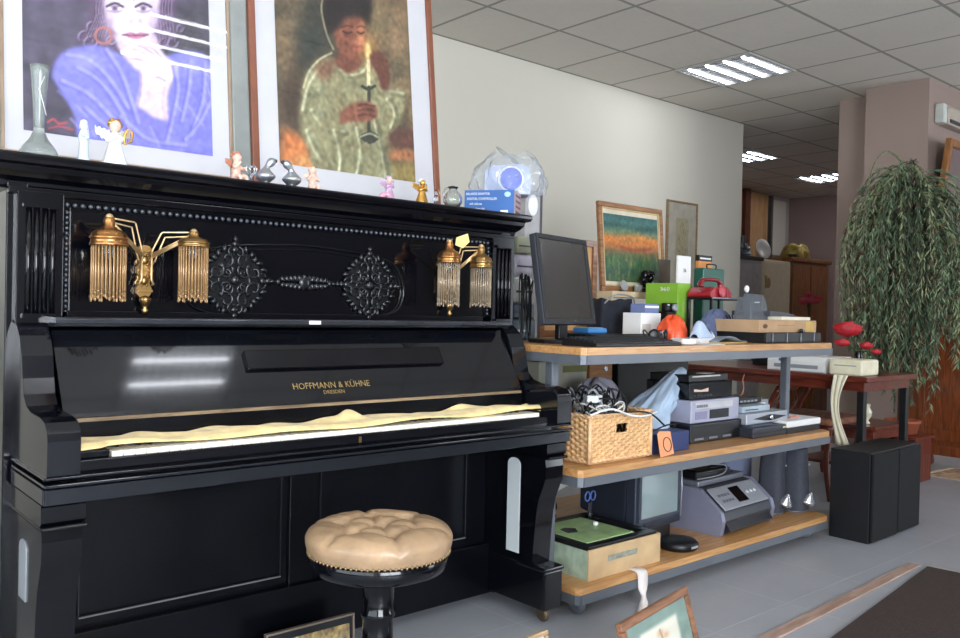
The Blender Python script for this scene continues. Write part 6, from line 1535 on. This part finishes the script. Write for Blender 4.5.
# one long stray arch and side wisp
for (pts) in ([(0, 0, 1.60), (-.05, .05, 1.76), (-.13, .10, 1.80), (-.19, .15, 1.70), (-.22, .17, 1.50)], [(0, 0, 1.45), (-.12, .12, 1.52), (-.28, .22, 1.48), (-.30, .24, 1.30), (-.31, .25, 1.05)]):
    P = bez(pts, 9); stems.tube(P, .002, 4)
    for i in range(6, len(P)-1):
        for j in range(2): leaf(P[i], (P[i+1]-P[i]).normalized()+Vector((rg.uniform(-.4, .4), rg.uniform(-.4, .4), -.3)), .04, .004, 1, rg)
stems.build('twig', TR, pt)
fol = fo.build('foliage', LF, pt); fol['kind'] = 'stuff'
MB().box((-.02, 0, 0), (.02, .001, .03)).build('white_tag', PAPER, pt).location = (.14, -.28, 1.16)

# ================================================================ CABINET, MIRROR, RUG
cb = thing('display_cabinet', 'tall reddish wooden cabinet with bun feet at the right edge behind the plant', 'cabinet', (6.29, 1.20, 0))
CW = wood('cabinet_wood', '8c4a24', '5e2c14', .3, axis=2, coat=.5)
m = MB().box((0, 0, .10), (.155, 1.36, 1.44)); m.build('body', CW, cb, bevel=.006, seg=3)
MB().box((-.025, -.02, 1.44), (.158, 1.38, 1.49)).build('cornice', CW, cb, bevel=.01, seg=3); MB().box((-.02, -.01, .08), (.157, 1.37, .15)).build('plinth', CW, cb, bevel=.008, seg=3)
for y in (.08, .64, 1.22): MB().lathe([(.02, 0), (.036, .012), (.040, .04), (.03, .07), (.02, .082)], 18, M=Mt(.05, y, 0)).build('foot', CW, cb)
for y0_, y1_ in ((.60, 1.28), (.05, .56)):
    dd = MB()
    for a, b in (((-.016, y0_, .18), (0, y0_+.05, 1.40)), ((-.016, y1_-.05, .18), (0, y1_, 1.40)), ((-.016, y0_+.05, .18), (0, y1_-.05, .26)), ((-.016, y0_+.05, 1.32), (0, y1_-.05, 1.40))): dd.box(a, b)
    do = dd.build('door', CW, cb, bevel=.004)
    if y0_ > .5: MB().box((-.010, y0_+.05, .26), (-.002, y1_-.05, 1.32)).build('panel', CW, do, bevel=.003)
    else:
        MB().box((-.008, y0_+.05, .26), (-.004, y1_-.05, 1.32)).build('glass_pane', mat('cabinet_glass', 'aeb7a4', .08, coat=.5, var=.2, scale=6), do)
    MB().ell((-.022, y0_+.025, .8), (.008, .006, .02)).build('handle', GOLD, do)
mi = thing('wall_mirror', 'brown gilt framed mirror hanging on the mauve wall at the right edge', 'mirror', (6.49, 2.525, 1.50))
T = Euler((math.radians(7), 0, 0)).to_matrix().to_4x4(); m = MB(); MFW = wood('mirror_frame_wood', 'a06a30', '74451c', .3, axis=2, coat=.4)
for a, b in (((0, -.04, 0), (.055, 0, .84)), ((.70, -.04, 0), (.755, 0, .84)), ((.055, -.04, .785), (.70, 0, .84)), ((.055, -.04, 0), (.70, 0, .055))): m.box(a, b, 0, T)
m.build('frame', MFW, mi, bevel=.006, seg=3); MB().box((.05, -.022, .05), (.705, -.016, .79), 0, T).build('mirror_glass', mat('mirror_silver', 'c9ccce', .03, 1., var=0), mi)
rgt = thing('fringed_rug', 'small beige patterned rug with pale fringe in front of the cabinet', 'rug', (5.80, 1.10, 0), math.radians(-4))
MB().box((0, 0, 0), (.42, 1.15, .007)).build('pile', mat('rug_pattern', 'b89a80', .95, var=.5, scale=18), rgt); m = MB()
for k in range(60): m.tube([(.42*k/60, 1.15, .004), (.42*k/60+.004*math.sin(k), 1.20, .003)], .0018, 4)
for k in range(90): m.tube([(0, 1.15*k/90, .004), (-.035, 1.15*k/90+.004*math.sin(k*2), .003)], .0018, 4)
m.build('fringe', mat('fringe', 'd8c4ae', .9), rgt)['kind'] = 'stuff'

# ================================================================ FAR ROOM
WR = wood('far_wardrobe_wood', '96602f', '6a3c1c', .35, axis=2, coat=.3)
A = PY(791, 257, 5.2); B = PY(828, 260, 5.2); zt_ = A.z
wd = thing('wardrobe', 'brown wooden wardrobe at the far end carrying the gold bundle', 'wardrobe', (A.x, 5.2, 0)); w = B.x-A.x
MB().box((0, 0, .06), (w, .6, zt_-.05)).build('body', WR, wd, bevel=.006); MB().box((-.04, -.04, zt_-.05), (w+.04, .62, zt_)).build('cornice', WR, wd, bevel=.01, seg=3); MB().box((.02, .02, 0), (w-.02, .58, .06)).build('plinth', WR, wd)
for k in range(2):
    d = MB().box((.02+k*(w/2-.01), -.02, .12), (w/2-.01+k*(w/2-.01), 0, zt_-.09)).build('door', WR, wd, bevel=.006); MB().ell((w/2+(-.04 if k == 0 else .04), -.03, 1.0), (.01, .01, .03)).build('handle', GOLD, d)
A = PY(763, 259, 5.0); B = PY(791, 260, 5.0)
cf_ = thing('cream_cupboard', 'cream painted cupboard between grey cabinet and brown wardrobe in the far room', 'cupboard', (A.x, 5.0, 0)); w = B.x-A.x; CREAM = mat('ivory_paint', 'efe4c6', .5, var=.05)
MB().box((0, 0, 0), (w-.01, .18, A.z)).build('body', CREAM, cf_, bevel=.008); MB().box((.02, -.014, .05), (w-.03, 0, A.z-.03)).build('door', CREAM, cf_, bevel=.006); MB().box((.03, -.03, A.z-.32), (.05, -.014, A.z-.18)).build('handle', BRASSP, cf_, bevel=.003); MB().ell((.10, -.016, A.z-.26), (.05, .003, .06)).build('ornament', mat('tan_motif', 'b99a6a', .5), cf_)
A = PY(720, 253, 4.9); B = PY(763, 253, 4.9)
gc = thing('grey_cabinet', 'grey cabinet with dark top beside the end of the white wall', 'cabinet', (A.x, 4.9, 0)); w = B.x-A.x-.02
GZ = A.z
MB().box((0, 0, 0), (w, .5, A.z-.04)).build('body', mat('grey_laminate', 'b4afaf', .5), gc, bevel=.004); MB().box((-.02, -.02, A.z-.04), (w+.01, .5, A.z)).build('top', DGREY, gc, bevel=.003); MB().box((.03, -.015, .1), (w-.03, 0, A.z-.08)).build('door', mat('grey_laminate', '8f8a8a'), gc, bevel=.004); MB().box((w-.10, -.03, .9), (w-.08, -.015, 1.05)).build('handle', CHROME, gc)
p = PY(752, 250, 5.0)
t = thing('black_sculpture', 'dark metallic ornament heap on the grey cabinet', 'ornament', (p.x, 5.12, GZ)); m = MB(); rg = random.Random(6)
for k in range(12): m.ell((rg.uniform(-.13, .13), rg.uniform(-.05, .05), rg.uniform(.03, .16)*(1-.3*abs(k-6)/6)), (rg.uniform(.03, .06),)*3, n=10)
m.ell((0, 0, .04), (.16, .08, .05)); m.tube([(0, 0, .1), (.01, 0, .24)], .03, 8)
m.build('body', mat('pewter', '5c6468', .3, .7, var=.4, scale=20), t, remesh=.008); MB().ell((.03, -.06, .10), (.03, .02, .03)).build('highlight_bead', CHROME, t)
p = PY(768, 250, 5.0)
t = thing('white_plate', 'white round plate tilted beside the dark ornament on the grey cabinet', 'plate', (p.x-.02, 5.06, PY(768, 258, 5.06).z-.0)); t.location.z = PY(763, 259, 5.0).z
MB().lathe([(.002, .0), (.07, .004), (.115, .02), (.11, .024), (.065, .010), (.002, .006)], 28, M=Mt(0, 0, .115, PI/2*.85, 0, -.2)).build('plate', PORC, t); MB().box((-.04, -.02, 0), (.04, .05, .012)).build('stand', DGREY, t)
p = PY(800, 252, 5.4)
t = thing('gold_bundle', 'dull gold wrapped bundle lying on top of the brown wardrobe', 'bundle', (p.x, 5.45, zt_)); lumpy(.24, .14, .20, 9, .07, 44, pw=.45).build('cloth', mat('gold_foil', '8f7b38', .35, .5, var=.4, scale=14), t)
MB().tube([(-.10, -.145, .02), (-.10, -.13, .14), (-.10, 0, .21)], .006, 6).build('cord', mat('pale_cord', 'cfc19a', .6), t)
t = thing('dark_bowl', 'dark bowl on the brown wardrobe left of the gold bundle', 'bowl', (PY(787, 254, 5.35).x+.08, 5.32, zt_)); MB().lathe([(.03, 0), (.035, .01), (.07, .05), (.065, .05), (.03, .015), (.002, .014)], 20).build('body', mat('dark_bowl_glaze', '2c211c', .4), t); MB().lathe([(.066, .049), (.071, .053)], 20).build('rim', GOLD, t)
t = thing('pink_flowers', 'small bunch of pink red flowers in front of the brown wardrobe', 'flowers', (0, 0, 0)); p = PY(810, 299, 4.6)
t.location = (p.x, 4.6, 0); m = MB(); rg = random.Random(8)
for k in range(9): rose(m, (rg.uniform(-.12, .12), rg.uniform(-.05, .05), p.z+rg.uniform(-.05, .05)), .05)
m.build('blooms', mat('pink_petal', 'c04a58', .6, var=.3), t, solid=.002); m = MB()
for k in range(5): m.tube([(0, 0, .9), (.03*(k-2), .01*k, p.z)], .004, 5)
m.build('stems', mat('dark_green_stem', '38492c'), t); MB().lathe([(.05, .55), (.07, .60), (.06, .85), (.045, .92), (.05, .93), (.04, .93), (.002, .88)], 20).build('vase', mat('green_glass_vase', '55705c', .15, trans=.3), t); MB().box((-.15, -.15, 0), (.15, .15, .55)).build('pedestal', WR, t, bevel=.01)

# dark red cupboard standing against the left side of the room, mirrored in the side of the piano
t = thing('red_cupboard', 'dark red cupboard beside the left end of the piano', 'cupboard', (-.75, 2.35, 0))
MB().box((0, 0, .06), (.9, .42, 1.02)).build('body', mat('dark_red_paint', '4a1014', .4), t, bevel=.006); MB().box((-.02, -.02, 1.02), (.92, .44, 1.05)).build('top', mat('dark_top_paint', '1a1214', .4), t, bevel=.004)
for k in range(2):
    d = MB().box((.02+k*.435, -.018, .10), (.445+k*.435, 0, .99)).build('door', mat('dark_red_paint', '4a1014'), t, bevel=.004); MB().ell((.41+k*.07, -.028, .6), (.008, .010, .02)).build('handle', GOLD, d)
MB().box((.03, .03, 0), (.87, .39, .06)).build('plinth', BLK, t)
